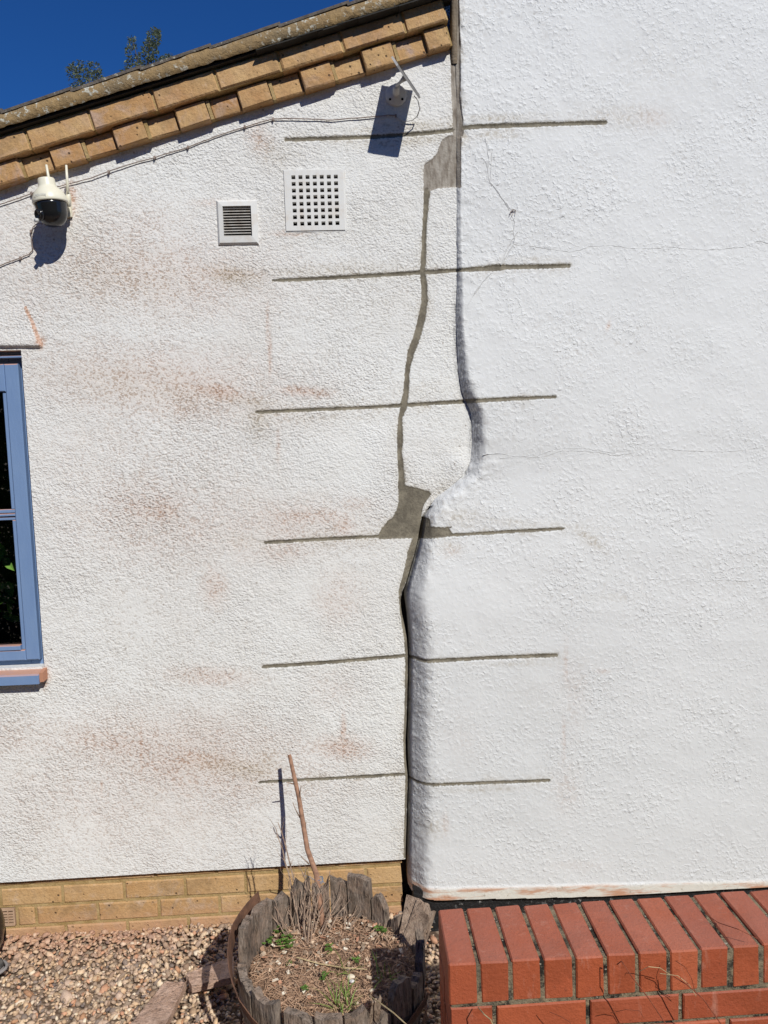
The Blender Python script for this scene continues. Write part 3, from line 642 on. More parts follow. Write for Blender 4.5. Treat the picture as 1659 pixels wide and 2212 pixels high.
# dark room behind
m = MB(); xa, xb, ya, yb, za, zb_ = WXL-.1, WX+.1, .31, 2.2, .3, 2.25
V = [(x, y, z) for x in (xa, xb) for y in (ya, yb) for z in (za, zb_)]
m.add(V, [(2, 3, 7, 6), (0, 1, 3, 2), (4, 6, 7, 5), (0, 2, 6, 4), (1, 5, 7, 3)]); m.obj('room', M_IN, house)

# verge ---------------------------------------------------------------------
def rake(u, y, v): return RO+RU*u+RV*v+np.array([0, y, 0])
ROT = (0, -RA, 0)
hd = [brick_mesh('verge_brick', .107, .066, .09, M_VB, s+50, .004, .002) for s in range(4)]
sr = [brick_mesh('verge_brick', .212, .066, .11, M_VB, s+60, .004, .002) for s in range(4)]
hl = [brick_mesh('verge_brick', .100, .066, .09, M_VB, s+70, .004, .002) for s in range(3)]
UEND = 1.585
kk = -9
while True:
    u = .195+.2185*kk
    if u > UEND-.03: break
    L = min(.107, UEND-u)
    place(random.choice(hd), 'verge_brick', house, rake(u+rj(.002), -.041+rj(.002), -.005+rj(.0015)), ROT, (L/.107, 1, 1))
    u2 = u+.107+.009
    if u2 < UEND-.03:
        L = min(.098, UEND-u2)
        place(random.choice(hl), 'verge_brick', house, rake(u2+rj(.002), -.026+rj(.002), -.003+rj(.0015)), ROT, (L/.100, 1, .95))
    kk += 1
for kk in range(-9, 7):
    u = .361-.216-.0+.2172*(kk); L = .2085
    if u > UEND-.03: continue
    L = min(L, UEND-u)
    place(random.choice(sr), 'verge_brick', house, rake(u+.004+rj(.001), -.062+rj(.002), .066+rj(.0015)), ROT, (L/.212, 1, 1))
m = MB()
m.frame_box(RO, RU, (0, 1, 0), RV, -1.85, UEND+.01, -.020, .06, -.001, .064)
m.frame_box(RO, RU, (0, 1, 0), RV, -1.85, UEND+.01, -.055, .03, .0655, .136)
for kk in range(-9, 7):   # mortar collar at the right side of each dentil
    u = .195+.2185*kk+.107
    if u < UEND-.02: m.frame_box(RO, RU, (0, 1, 0), RV, u, u+.011, -.036, -.01, -.004, .058)
m.obj('verge_mortar', M_BM, house)
m = MB(); m.frame_box(RO, RU, (0, 1, 0), RV, -1.9, UEND+.02, -.078, .3, .137, .143)
for i in range(9): m.frame_box(RO, RU, (0, 1, 0), RV, .95+i*.07, 1.03+i*.075, -.097-.002*(i % 3), 0, .1335-.002*(i % 2), .1365-.001*(i % 2))
m.obj('undercloak', M_UC, house)
# cement bedding, broken along its lower and upper lines
def bedding(u0, u1):
    n = int((u1-u0)/.012); V = []; Fc = []
    for i in range(n+1):
        u = u0+(u1-u0)*i/n; ph = ((u-.10) % .236)/.236
        lo = .1435+.0035*mnoise.noise((u*30, 0, 0))+.002*(ph < .04); hi = .186+.003*mnoise.noise((u*25, 5, 0))+.006*ph-.003
        f = -.094+.003*mnoise.noise((u*18, 9, 2))
        V += [rake(u, f+.006, lo-.001), rake(u, f, lo+.005), rake(u, f-.001+.004*mnoise.noise((u*40, 3, 3)), (lo+hi)/2), rake(u, f+.001, hi-.004), rake(u, f+.008, hi), rake(u, -.02, hi)]
        if i:
            b = i*6
            for j in range(5): Fc.append((b-6+j, b+j, b+j+1, b-5+j))
    return V, Fc
V, Fc = bedding(-1.9, UEND+.02); obj('verge_cement', V, Fc, M_VC, house, True)
for i in range(-8, 7):
    u0 = .10+.236*i; m = MB(); lift = .0055
    if u0 > UEND: continue
    u1 = min(u0+.245, UEND+.02)
    o1 = rake(u0, 0, .187); dirn = RU*cos(-.045)+RV*sin(-.045)*-1
    dd = RU*cos(.03)+RV*sin(.03); nn = -RU*sin(.03)+RV*cos(.03)
    m.frame_box(rake(u0, rj(.002), .182), dd, (0, 1, 0), nn, 0, u1-u0, -.094, .34, .0, .009)
    t_ = m.obj('roof_tile', M_TL, house)
m = MB(); m.frame_box(RO, RU, (0, 1, 0), RV, -1.95, UEND+.02, .34, 3.5, .15, .19); m.obj('roof', M_TL, house)

k = NT('fillet_mortar', .9, .15); p = k.pos()
c = k.mix(k.rng(k.noise(k.pos((40, 40, 7)), 1, 4, .6), .35, .65), (.27, .215, .155), (.13, .105, .08)); k.col(c); k.bump(k.noise(p, 90, 4, .6), .004, 1); M_FM = k.m
V = []; Fc = []; n = 40
for i in range(n+1):
    z = 3.06+(4.35-3.06)*i/n; j_ = .003*mnoise.noise((z*9, 1, 1)); zt_ = min(z, 3.3); a = table(TL, zt_)-.017+j_
    f_ = 1-max(0, min(1, (3.14-z)/.08))
    V += [(a, .02, z), (a+.001, -.022*f_, z), (a+.010, -.030*f_+.002, z), (a+.020, -.018*f_-.002, z), (a+.024, .02, z)]
    if i:
        b = i*5
        for j in range(4): Fc.append((b-5+j, b-4+j, b+1+j, b+j))
obj('mortar_joint', V, Fc, M_FM, house, True)

# ------------------------------------------------------------------ the taller painted wall (right)
tall = thing('tall_house', (1.2, .1, 0), 'taller smooth white painted wall bulging forward to the right of the crack', 'house')
zf = np.concatenate([np.arange(.075, 3.32, .0042), np.arange(3.36, 4.4, .06)])
tr_ = table(TR, zf); n1 = 125; s1 = (np.linspace(0, 1, n1))**1.25
far = np.concatenate([np.arange(.60, 1.50, .0055)[1:], np.arange(1.52, 3.6, .07)])
X = np.zeros((len(zf), n1+len(far))); Z = np.repeat(zf[:, None], X.shape[1], 1)
X[:, :n1] = tr_[:, None]+s1[None, :]*(.60-tr_[:, None]); X[:, n1:] = far
# bottom line: slightly rising to the left
zb_l, zb_r = .099, .052
TP = [(-80, .009, .020, .016), (290, .010, .020, .018), (330, .012, .012, .02), (404, .011, .010, .022), (550, .013, .010, .026), (610, .022, .013, .03), (690, .030, .016, .036), (800, .042, .024, .045), (870, .05, .028, .05), (950, .05, .032, .055), (1000, .046, .040, .056), (1040, .042, .045, .058), (1080, .042, .045, .06), (1120, .047, .04, .063), (1165, .054, .038, .067), (1200, .062, .042, .071), (1250, .070, .046, .074), (1320, .078, .054, .08), (1400, .082, .058, .084), (1950, .084, .060, .086)]
zt = [(zc(a), b, c, d) for a, b, c, d in TP][::-1]; zz_ = [t[0] for t in zt]
P0 = np.interp(Z, zz_, [t[1] for t in zt]); Wd = np.interp(Z, zz_, [t[2] for t in zt]); PF = np.interp(Z, zz_, [t[3] for t in zt])
dx = X-tr_[:, None]; t = np.clip(dx/Wd, 0, 1.6)
prof = -np.log(np.exp(-6*t)+np.exp(-6.))/6; prof = prof/(-np.log(np.exp(-9.6)+np.exp(-6.))/6)
P = P0+(PF-P0)*ss(0, .4, dx-Wd)
gap0 = np.where(Z < zc(1095), -.03, .001)
H = gap0*(1-ss(0, .012, dx))+P*prof
H += .005*vnoise(X, Z, .5, 21)+.003*vnoise(X, Z, .17, 22)+.0016*vnoise(X, Z, .06, 23)+ .0035*vnoise(X, Z, .03, 24)*np.exp(-((dx-Wd*.5)/.05)**2)
pr = np.stack([X, -H, Z], -1); px, py = survey(pr)
sd, sid = marks(px, py, ('slotR', 'fillet', 'patchTop', 'patchR'))
sd = sd-.0008+.0016*vnoise(X, Z, .02, 25)+.0012*vnoise(X, Z, .008, 26)
H = H-.0045*ss(.0005, -.0035, sd)*(sid < len(SLOT))-.003*ss(.0005, -.004, sd)*(sid >= len(SLOT))
rg = .0018*np.maximum(vnoise(X, Z, .013, 28), 0)+.0012*vnoise(X, Z, .03, 29)
side = np.exp(-((dx-Wd*.4)/(Wd*.8+.004))**2)
zone = ss(zc(1200), zc(1120), Z)*ss(zc(960), zc(1010), Z)*np.exp(-(np.maximum(dx-Wd, 0)/.06)**2)
H += (rg*(.5+2.2*side+2*zone)+.0045*np.abs(vnoise(X, Z, .011, 30))*side+.006*vnoise(X, Z, .028, 31)*np.maximum(side*.7, zone))*(1-ss(.001, -.002, sd))
H += .004*ss(zb_l+.052, zb_l+.040, Z+ (X-.24)*.037)
# keep
zl = zb_l+(X-.24)*(zb_r-zb_l)/1.27
rowi = Z < zl; 
Zs = np.where(Z < zl+.008, np.maximum(Z, zl), Z)
fz = (Z[:-1, :-1]+Z[1:, 1:])/2; fl = (zl[:-1, :-1]+zl[1:, 1:])/2; keep = fz > fl+.000
sdmin = np.minimum(np.minimum(sd[:-1, :-1], sd[1:, :-1]), np.minimum(sd[:-1, 1:], sd[1:, 1:]))
seam = np.where(sdmin < .0025, sid[:-1, :-1], -1)
cream = ss(zl+.050, zl+.036, Z+.006*vnoise(X, Z, .1, 33))
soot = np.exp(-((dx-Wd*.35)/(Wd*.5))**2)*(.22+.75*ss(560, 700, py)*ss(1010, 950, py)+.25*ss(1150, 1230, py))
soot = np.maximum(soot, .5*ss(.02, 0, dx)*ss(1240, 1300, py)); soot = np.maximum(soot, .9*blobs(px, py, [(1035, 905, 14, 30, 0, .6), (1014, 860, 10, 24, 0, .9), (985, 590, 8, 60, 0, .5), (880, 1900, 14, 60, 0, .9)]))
halo = np.exp(-np.maximum(sd, 0)/.012)*np.clip(.25+1.3*vnoise(X, Z, .07, 42), 0, .8)
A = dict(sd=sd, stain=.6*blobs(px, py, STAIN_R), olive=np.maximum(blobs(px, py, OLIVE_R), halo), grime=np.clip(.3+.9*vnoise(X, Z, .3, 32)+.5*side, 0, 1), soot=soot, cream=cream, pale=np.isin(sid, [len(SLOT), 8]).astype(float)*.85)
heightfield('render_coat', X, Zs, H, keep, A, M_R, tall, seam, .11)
m = MB(); m.box(.191, 3.6, -.066, .115, -.05, .13); m.obj('bitumen_plinth', M_BT, tall)
m = MB(); m.box(.60, 3.6, .12, .35, 0, 4.35); m.box(.405, .60, .12, .35, 2.95, 4.35); m.box(.405, .43, .35, 4.2, 0, 4.35); m.box(3.55, 3.6, .35, 4.2, 0, 4.35); m.box(.405, 3.6, 4.15, 4.2, 0, 4.35); m.obj('masonry', M_R, tall)
# hairline cracks in the paint
k = NT('crack_line', .9, .1); k.col((.60, .595, .585)); M_CR = k.m
def on_right(px_, py_, h=.0):   # point on the right wall face
    y = -float(np.interp(zc(py_), zz_, [t_[3] for t_ in zt])); d_ = at(px_, py_, y); x_ = d_[0]
    z_ = d_[2]; a = float(np.interp(z_, zz_, [t_[1] for t_ in zt])); w_ = float(np.interp(z_, zz_, [t_[2] for t_ in zt])); f_ = float(np.interp(z_, zz_, [t_[3] for t_ in zt]))
    b = float(table(TR, z_)); yy = a+(f_-a)*float(ss(0, .4, x_-b-w_))
    X1 = np.array([[x_]]); Z1 = np.array([[z_]]); yy += float((.005*vnoise(X1, Z1, .5, 21)+.003*vnoise(X1, Z1, .17, 22)+.0016*vnoise(X1, Z1, .06, 23))[0, 0])
    return at(px_, py_, -yy-h)
def wob(pts, amp, step=6):
    out = []
    for (a, b) in zip(pts[:-1], pts[1:]):
        n = max(1, int(hypot(b[0]-a[0], b[1]-a[1])/step))
        for i in range(n): t_ = i/n; out.append((a[0]+(b[0]-a[0])*t_+rj(amp), a[1]+(b[1]-a[1])*t_+rj(amp)))
    return out+[pts[-1]]
HC = [[(1110, 528), (1150, 532), (1190, 539), (1230, 544), (1250, 541), (1275, 532), (1320, 531), (1360, 536), (1400, 538), (1450, 533), (1480, 537), (1530, 540), (1570, 537), (1610, 533), (1640, 520), (1665, 528)],
      [(1045, 982), (1080, 980), (1110, 986), (1160, 985), (1200, 970), (1260, 968), (1320, 978), (1370, 972), (1420, 968), (1480, 974), (1560, 976), (1610, 972), (1660, 964)],
      [(1080, 990), (1130, 988), (1170, 988), (1215, 974), (1270, 975), (1330, 984), (1370, 978)],
      [(1340, 1264), (1370, 1262), (1405, 1250), (1440, 1254), (1480, 1249), (1530, 1256), (1560, 1252), (1600, 1255), (1640, 1252), (1662, 1254)],
      [(1062, 330), (1060, 370), (1058, 392), (1070, 408), (1085, 430), (1103, 452)], [(1070, 405), (1090, 436), (1100, 455)],
      [(1103, 462), (1112, 480), (1108, 500), (1112, 515), (1110, 528)], [(1118, 500), (1106, 520), (1092, 545), (1084, 570)], [(1110, 528), (1095, 552), (1082, 572)], [(1048, 300), (1056, 340), (1052, 380), (1062, 402)], [(1040, 340), (1050, 352), (1058, 395)], [(1066, 588), (1045, 606), (1028, 632), (1010, 660)], [(1060, 590), (1036, 618), (1024, 634)],
      [(1010, 1935-1), (1060, 1930), (1120, 1931), (1200, 1925), (1240, 1925)], [(1000, 1894), (1010, 1898), (1040, 1903), (1070, 1905)]]
for ln in HC:
    m = MB(); q = wob(ln, .9); m.tube([on_right(a, b, -.0002) for a, b in q], [(.0019 if ln[0][0] < 1120 and ln[-1][1] < 700 and ln[-1][0] < 1200 else .0013)*random.uniform(.5, 1.35) for _ in q], 4); m.obj('hairline_crack', M_CR, tall)
m = MB()
for i in range(9):
    a = on_right(1108+rj(6), 460+rj(8), .002); b = on_right(1108+rj(8), 461+rj(9), .006); m.tube([a, (a+b)/2+np.array([rj(.002), -.003, rj(.002)]), b], .0009, 4)
m.obj('paint_flake', M_CB, tall)

# ------------------------------------------------------------------ red brick garden wall
RY0, RY1, RZ = -1.128, -.921, .600; RS_ = .963
gw = thing('garden_wall', (1.2, -.95, 0), 'low red brick wall capped with bricks on edge in front of the white wall', 'wall')
edg = []
for s in range(4):
    r = random.Random(s+200); m = MB(); w, d, h = .0655, .215, .102; b = .0035
    # rounded box, bevelled on every edge
    V = []
    for (ix, iy, iz) in [(a_, b_, c_) for a_ in (0, 1) for b_ in (0, 1) for c_ in (0, 1)]:
        X_, Y_, Z_ = ix*w, iy*d, iz*h; sx_, sy_, sz_ = (1-2*ix)*b, (1-2*iy)*b, (1-2*iz)*b
        jx, jy, jz = (r.uniform(-.0012, .0012) for _ in range(3))
        V += [(X_+jx, Y_+sy_+jy, Z_+sz_+jz), (X_+sx_+jx, Y_+jy, Z_+sz_+jz), (X_+sx_+jx, Y_+sy_+jy, Z_+jz)]
    def c_(ix, iy, iz, k_): return (ix*4+iy*2+iz)*3+k_
    Fc = []
    for i in (0, 1):
        Fc.append([c_(i, 0, 0, 0), c_(i, 1, 0, 0), c_(i, 1, 1, 0), c_(i, 0, 1, 0)]); Fc.append([c_(0, i, 0, 1), c_(1, i, 0, 1), c_(1, i, 1, 1), c_(0, i, 1, 1)]); Fc.append([c_(0, 0, i, 2), c_(1, 0, i, 2), c_(1, 1, i, 2), c_(0, 1, i, 2)])
    for a_ in (0, 1):
        for b2 in (0, 1):
            Fc.append([c_(a_, b2, 0, 0), c_(a_, b2, 0, 1), c_(a_, b2, 1, 1), c_(a_, b2, 1, 0)])
            Fc.append([c_(a_, 0, b2, 0), c_(a_, 0, b2, 2), c_(a_, 1, b2, 2), c_(a_, 1, b2, 0)])
            Fc.append([c_(0, a_, b2, 1), c_(0, a_, b2, 2), c_(1, a_, b2, 2), c_(1, a_, b2, 1)])
            for c3 in (0, 1): Fc.append([c_(a_, b2, c3, 0), c_(a_, b2, c3, 1), c_(a_, b2, c3, 2)])
    me = mesh('brick', V, Fc, M_RB)
    import bmesh as _bm
    bmx = _bm.new(); bmx.from_mesh(me); _bm.ops.recalc_face_normals(bmx, faces=bmx.faces); bmx.to_mesh(me); bmx.free()
    edg.append(me)
RX = .1915
SH = .045                                                    # the coping has crept: each brick leans a touch
for i in range(30):
    x = RX+i*.0729
    place(random.choice(edg), 'brick', gw, (x+rj(.0018), RY0+rj(.002), RZ-.102*RS_+rj(.0018)), (0, -.01-(.0009*i)+rj(.006) if i else 0, rj(.004)), (RS_, RS_, RS_))
rst = [brick_mesh('brick', .215, .065, .10, M_RB, s+300, .003, .001) for s in range(4)]
rhf = [brick_mesh('brick', .1025, .065, .215, M_RB, s+310, .003, .001) for s in range(2)]
k0 = lambda c: ((1550+c[0]*.8885)*.5486, (3300+c[1]*.8885)*.5486)
xj = [at(*k0((448, 790)), RY0)[0], at(*k0((868, 780)), RY0)[0], at(*k0((1290, 770)), RY0)[0]]
for r_ in range(6):
    z_ = RZ-.102*RS_-.010-.0626-r_*.0722
    if r_ % 2 == 0:
        js = [RX-.005, xj[0]]+[xj[0]+.2165*(i+1) for i in range(9)]
    else: js = [RX-.005+.2167*i for i in range(11)]
    for a, b in zip(js[:-1], js[1:]):
        L = b-a-.010
        if L > .15: place(random.choice(rst), 'brick', gw, (a+.005, RY0+rj(.001), z_), (0, rj(.003), 0), (L/.215, 1, RS_))
        else: place(random.choice(rhf), 'brick', gw, (a+.005, RY0+rj(.001), z_), (0, rj(.003), 0), (L/.1025, 1, 1))
    if r_ % 2:                                              # end faces are closed by a header turned into the wall
        pass
m = MB()
m.box(RX+.003, RX+30*.0729-.012, RY0+.0035, RY1-.004, RZ-.108, RZ-.006)
m.box(RX+.004, RX+30*.0729-.012, RY0+.0065, RY1-.001, -.05, RZ-.108)
mo = m.obj('mortar', M_DM, gw)
for r_ in range(6):                                          # headers turned into the free end
    z_ = RZ-.102*RS_-.010-.0626-r_*.0722
    place(rhf[r_ % 2], 'brick', gw, (RX-.0012, RY0+.110, z_), (0, 0, 0), (.58, .44, RS_))

# ------------------------------------------------------------------ pebbles (stuff)
def ico():
    import bmesh
    b = bmesh.new(); bmesh.ops.create_icosphere(b, subdivisions=2, radius=1); V = np.array([v.co[:] for v in b.verts]); Fq = np.array([[v.index for v in f.verts] for f in b.faces]); b.free(); return V, Fq
def ico1():
    import bmesh
    b = bmesh.new(); bmesh.ops.create_icosphere(b, subdivisions=1, radius=1); V = np.array([v.co[:] for v in b.verts]); Fq = np.array([[v.index for v in f.verts] for f in b.faces]); b.free(); return V, Fq
IV, IF = ico(); JV, JF = ico1()
PAL = np.array([(.52, .40, .27), (.44, .33, .23), (.60, .50, .37), (.34, .27, .21), (.22, .19, .17), (.145, .13, .13), (.42, .25, .15), (.50, .30, .20), (.66, .60, .50), (.47, .38, .31), (.38, .30, .24), (.55, .45, .34), (.27, .20, .15)])
PW = np.array([14, 14, 12, 9, 7, 5, 4, 5, 5, 12, 9, 12, 5.]); PW /= PW.sum()
def pebbles(name, n, fx_, size, seed, IVx, IFx):
    r = np.random.RandomState(seed); nv = len(IVx); V = np.zeros((n, nv, 3)); C = np.zeros((n, nv, 3))
    c = r.choice(len(PAL), n, p=PW)
    for i in range(n):
        x, y, z, dust = fx_(r)
        s = size*np.exp(r.randn()*.32)*.5; ax = s*np.array([1.25*r.uniform(.85, 1.2), r.uniform(.75, 1.0), r.uniform(.42, .75)])
        P_ = IVx*ax*(1+.13*np.sin(IVx[:, [1, 2, 0]]*r.uniform(1.5, 4)+r.uniform(0, 6, 3)))
        a, b_, g_ = r.uniform(0, 2*pi), r.randn()*.45, r.randn()*.45
        Rz = np.array([[cos(a), -sin(a), 0], [sin(a), cos(a), 0], [0, 0, 1]]); Rx = np.array([[1, 0, 0], [0, cos(b_), -sin(b_)], [0, sin(b_), cos(b_)]]); Ry = np.array([[cos(g_), 0, sin(g_)], [0, 1, 0], [-sin(g_), 0, cos(g_)]])
        V[i] = P_@(Rz@Rx@Ry).T+np.array([x, y, z])
        col = PAL[c[i]]*np.array([1.03, .97, .92])*r.uniform(.85, 1.25); col = col*(1-dust)+np.array([.52, .30, .20])*dust
        C[i] = col
    Fq = (IFx[None]+np.arange(n)[:, None, None]*nv).reshape(-1, 3)
    return V.reshape(-1, 3), Fq, C.reshape(-1, 3)
def spot(r):
    while True:
        x = r.uniform(-1.62, .75); y = r.uniform(-1.02, PY+.0)
        if x > .187 and y < -.91: continue
        if x > XE and y > -.07: continue
        if x > .19 and y > -.30 and r.rand() < .75: continue
        if x < -.55 and y < -.75 and r.rand() < .3: continue
        if hypot(x+.09, y+.62) < .22: continue
        break
    z = -.026+.010*r.rand()+.006*(sin(x*9)+cos(y*11))*.5
    d = max(0, 1-abs(y)/.16)*max(0, min(1, (-.75-x)/.25+.7)) ; z += .006*max(0, 1-abs(y)/.10)*(x < -.6)
    return x, y, z, min(.7, d*.8*r.uniform(.3, 1.2)+.05)
V, Fq, C = pebbles('pebbles', 15500, spot, .0138, 5, JV, JF)
pb = obj('pebbles', V, Fq, M_VX, None, True, loc=(0, 0, 0)); cattr(pb.data, 'Col', C); tag(pb, 'mixed tan and grey pea shingle along the foot of the house wall', 'gravel', kind='stuff')

# ------------------------------------------------------------------ barrel planter
BC = np.array([-.092, -.615, 0.0])
bar = thing('barrel_planter', tuple(BC), 'rotting half barrel planter with broken weathered staves full of dry soil', 'planter')
SOILZ = .245
def stave(th, wdeg, ztop, jag=.02, r0=.235, rb=.272, rt=.262, lean=0.0, z0=0.0, seed=0, thick=.026, slope=0.0, lift=0):
    r = random.Random(seed); nx_, nz_ = 7, 9; outer_, inner_ = [], []
    jc = [r.uniform(-1, 1) for _ in range(4)]; jg = [float(np.interp(i_*3/nx_, range(4), jc))+.25*r.uniform(-1, 1) for i_ in range(nx_+1)]
    sh = r.uniform(-.003, .003)
    for j in range(nz_+1):
        for i in range(nx_+1):
            a = radians(th+wdeg*(i/nx_-.5)); zt_ = ztop+jag*jg[i]+slope*(i/nx_-.5); f = j/nz_; z = z0+(zt_-z0)*f
            q = z/.37; R = r0+(rb-r0)*sin(min(q, 1)*pi*.62)+(rt-rb)*max(0, q-.6)/.4+sh+lean*max(0, z-.12)
            R += .0016*mnoise.noise((i*1.7+seed, j*.5, th)); er = .005*(f**6)*r.random()
            outer_.append((BC[0]+R*sin(a), BC[1]+R*cos(a), z)); inner_.append((BC[0]+(R-thick+er)*sin(a), BC[1]+(R-thick+er)*cos(a), z-.002*r.random()*(f > .95)))
    n = len(outer_); V = outer_+inner_; Fc = []; w_ = nx_+1
    for j in range(nz_):
        for i in range(nx_):
            a = j*w_+i; Fc.append((a, a+w_, a+w_+1, a+1)); Fc.append((n+a, n+a+1, n+a+w_+1, n+a+w_))
        a = j*w_; Fc.append((a, n+a, n+a+w_, a+w_)); b = a+nx_; Fc.append((b, b+w_, n+b+w_, n+b))
    for i in range(nx_):
        a = nz_*w_+i; Fc.append((a, n+a, n+a+1, a+1)); Fc.append((i, i+1, n+i+1, n+i))
    o = obj('stave', V, Fc, M_ST, bar); return o
# angle from the back (0 = towards the house wall, clockwise seen from above)
ST = [(-118, 20, .312, .02), (-97, 17, .300, .03), (-78, 19, .355, .02), (-59, 18, .366, .012), (-41, 17, .362, .02), (-24, 14, .374, .02), (-9, 13, .355, .03), (4, 13, .362, .016), (20, 18, .380, .004), (36, 12, .318, .03), (50, 12, .272, .03), (80, 14, .256, .02), (99, 17, .325, .035), (117, 15, .285, .03), (134, 17, .305, .03), (150, 12, .262, .02), (165, 15, .285, .035), (181, 16, .29, .012), (198, 17, .30, .012), (221, 20, .312, .010)]
for i, (th, w_, zt_, jg_) in enumerate(ST):
    stave(th, w_-.8, zt_, jg_, seed=i+3, slope=rj(.02), lean=(.05 if 180 <= th or th < -70 else .02))
# the split plank leaning out on the right, and a splinter at the front
def slab(name, pts, nrm, th, mat, par, sub=True):
    V, Fc = prism(pts, nrm, th); import bmesh
    return obj(name, V, Fc, mat, par)
def plank_mesh(corners, th, nu=8, nv=10, jag=.0, seed=0, bow=0.0):
    """corners: bl, br, tr, tl (3D). grid slab with ragged top edge, thickness along the normal"""
    r = random.Random(seed); bl, br, tr, tl = [np.array(c, float) for c in corners]; nrm = np.cross(br-bl, tl-bl); nrm /= np.linalg.norm(nrm)
    jg = [r.uniform(-1, 1) for _ in range(nu+1)]; A_, B_ = [], []
    for j in range(nv+1):
        for i in range(nu+1):
            u = i/nu; v = j/nv*(1+jag*jg[i]); p_ = (bl*(1-u)+br*u)*(1-v)+(tl*(1-u)+tr*u)*v+nrm*(bow*4*u*(1-u)+.0025*mnoise.noise((i*.8+seed, j*.35, seed)))
            A_.append(p_+nrm*.0015*r.uniform(-1, 1)); B_.append(p_-nrm*th)
    n = len(A_); V = A_+B_; Fc = []; w_ = nu+1
    for j in range(nv):
        for i in range(nu):
            a = j*w_+i; Fc.append((a, a+1, a+w_+1, a+w_)); Fc.append((n+a, n+a+w_, n+a+w_+1, n+a+1))
        a = j*w_; Fc.append((a, a+w_, n+a+w_, n+a)); b = a+nu; Fc.append((b, n+b, n+b+w_, b+w_))
    for i in range(nu):
        a = nv*w_+i; Fc.append((a, a+1, n+a+1, n+a)); Fc.append((i, n+i, n+i+1, i+1))
    return V, Fc
V, Fc = plank_mesh([atz(854, 2062, SOILZ-.03), atz(905, 2075, SOILZ-.03), at(938, 1966, -.50), at(878, 1934, -.44)], .022, 7, 10, .07, 5, -.004)
o = obj('stave', V, Fc, M_SH, bar); o['label'] = 'broad split stave leaning outwards by the red wall, sunlit'
V, Fc = plank_mesh([atz(862, 2060, SOILZ-.03)+np.array([-.012, -.01, 0]), atz(884, 2068, SOILZ-.03)+np.array([0, -.02, 0]), at(929, 1990, -.52), at(902, 1940, -.46)], .012, 4, 8, .05, 8, .0)
obj('splinter', V, Fc, M_SH, bar)
V, Fc = plank_mesh([atz(794, 2215, .23), atz(817, 2218, .23), atz(823, 2158, .315), atz(804, 2166, .31)], .012, 4, 6, .10, 9, .0)
obj('splinter', V, Fc, M_SH, bar)
V, Fc = plank_mesh([at(806, 2015, -.36), at(845, 2022, -.40), at(858, 2008, -.42), at(812, 1966, -.37)], .014, 5, 6, .10, 19, .0)
obj('splinter', V, Fc, M_ST, bar)
# hoop, sprung away on the left
hp = [atz(560, 1938, .34), atz(538, 1961, .335), atz(519, 1986, .33), atz(505, 2011, .33), atz(497, 2040, .325), atz(494.5, 2070, .32), atz(497, 2103, .31), atz(505, 2136, .30), atz(520, 2173, .285), atz(548, 2212, .26), atz(585, 2250, .23)]
cen = BC+np.array([0, 0, .2]); hp += [cen+np.array([.285*sin(radians(a)), .285*cos(radians(a)), 0]) for a in (205, 185, 160, 135, 110)]
hv, hf = [], []
for i, q in enumerate(hp):
    rd = q-BC; rd[2] = 0; rd /= np.linalg.norm(rd); w_ = .019; up_ = np.array([0, 0, 1.])*cos(.25)+rd*sin(.25)
    hv += [q-up_*w_, q+up_*w_, q+up_*w_-rd*.003, q-up_*w_-rd*.003]
    if i:
        b = i*4
        for j in range(4): hf.append((b-4+j, b-4+(j+1) % 4, b+(j+1) % 4, b+j))
o = obj('hoop', hv, hf, M_RI, bar)
hv2, hf2 = [], []
for i in range(41):
    a = radians(-170+i*8.5); q = BC+np.array([.270*sin(a), .270*cos(a), .12]); rd = np.array([sin(a), cos(a), 0])
    hv2 += [q+rd*.004-np.array([0, 0, .016]), q+rd*.004+np.array([0, 0, .016]), q+np.array([0, 0, .016]), q-np.array([0, 0, .016])]
    if i:
        b = i*4
        for j in range(4): hf2.append((b-4+j, b-4+(j+1) % 4, b+(j+1) % 4, b+j))
obj('hoop', hv2, hf2, M_RI, bar)
o = MB(); V = []; Fc = []; nr_ = 22; na = 60
for i in range(nr_+1):
    for a in range(na):
        R = .258*i/nr_; an = 2*pi*a/na; x = BC[0]+R*cos(an); y = BC[1]+R*sin(an)
        V.append((x, y, SOILZ+.016*mnoise.noise((x*12, y*12, 1))+.010*mnoise.noise((x*40, y*40, 4))-.012*(i/nr_)**3))
for i in range(nr_):
    for a in range(na): b = (a+1) % na; Fc.append((i*na+a, (i+1)*na+a, (i+1)*na+b, i*na+b))
so_ = obj('soil', V, Fc, M_SO, bar, True)
def soil_z(x, y): return SOILZ+.016*mnoise.noise((x*12, y*12, 1))+.010*mnoise.noise((x*40, y*40, 4))
# litter: straw and bark chips
m = MB(); r = random.Random(4)
for i in range(2300):
    a = r.uniform(0, 2*pi); R = .238*sqrt(r.random()); x = BC[0]+R*cos(a); y = BC[1]+R*sin(a)
    if r.random() < .35 and y > BC[1]: continue
    z = soil_z(x, y)+r.uniform(.001, .007); L = r.uniform(.02, .07); d = r.uniform(0, pi*2); c1 = r.uniform(-1.2, 1.2); pts = []
    for s_ in range(4):
        pts.append((x, y, z+.004*sin(s_*1.1+i))); x += cos(d)*L/4; y += sin(d)*L/4; d += c1*.35
        if hypot(x-BC[0], y-BC[1]) > .243: break
    if len(pts) > 1: m.tube(pts, r.uniform(.0005, .0011), 3, False)
lt = m.obj('straw_litter', twigm('straw_litter', (.55, .37, .25), (.42, .26, .165)), None, False, loc=tuple(BC)); tag(lt, 'tangle of dry brown straw and dead roots covering the planter soil', 'straw', kind='stuff')
V = []; Fc = []; Cc = []; r = random.Random(8)
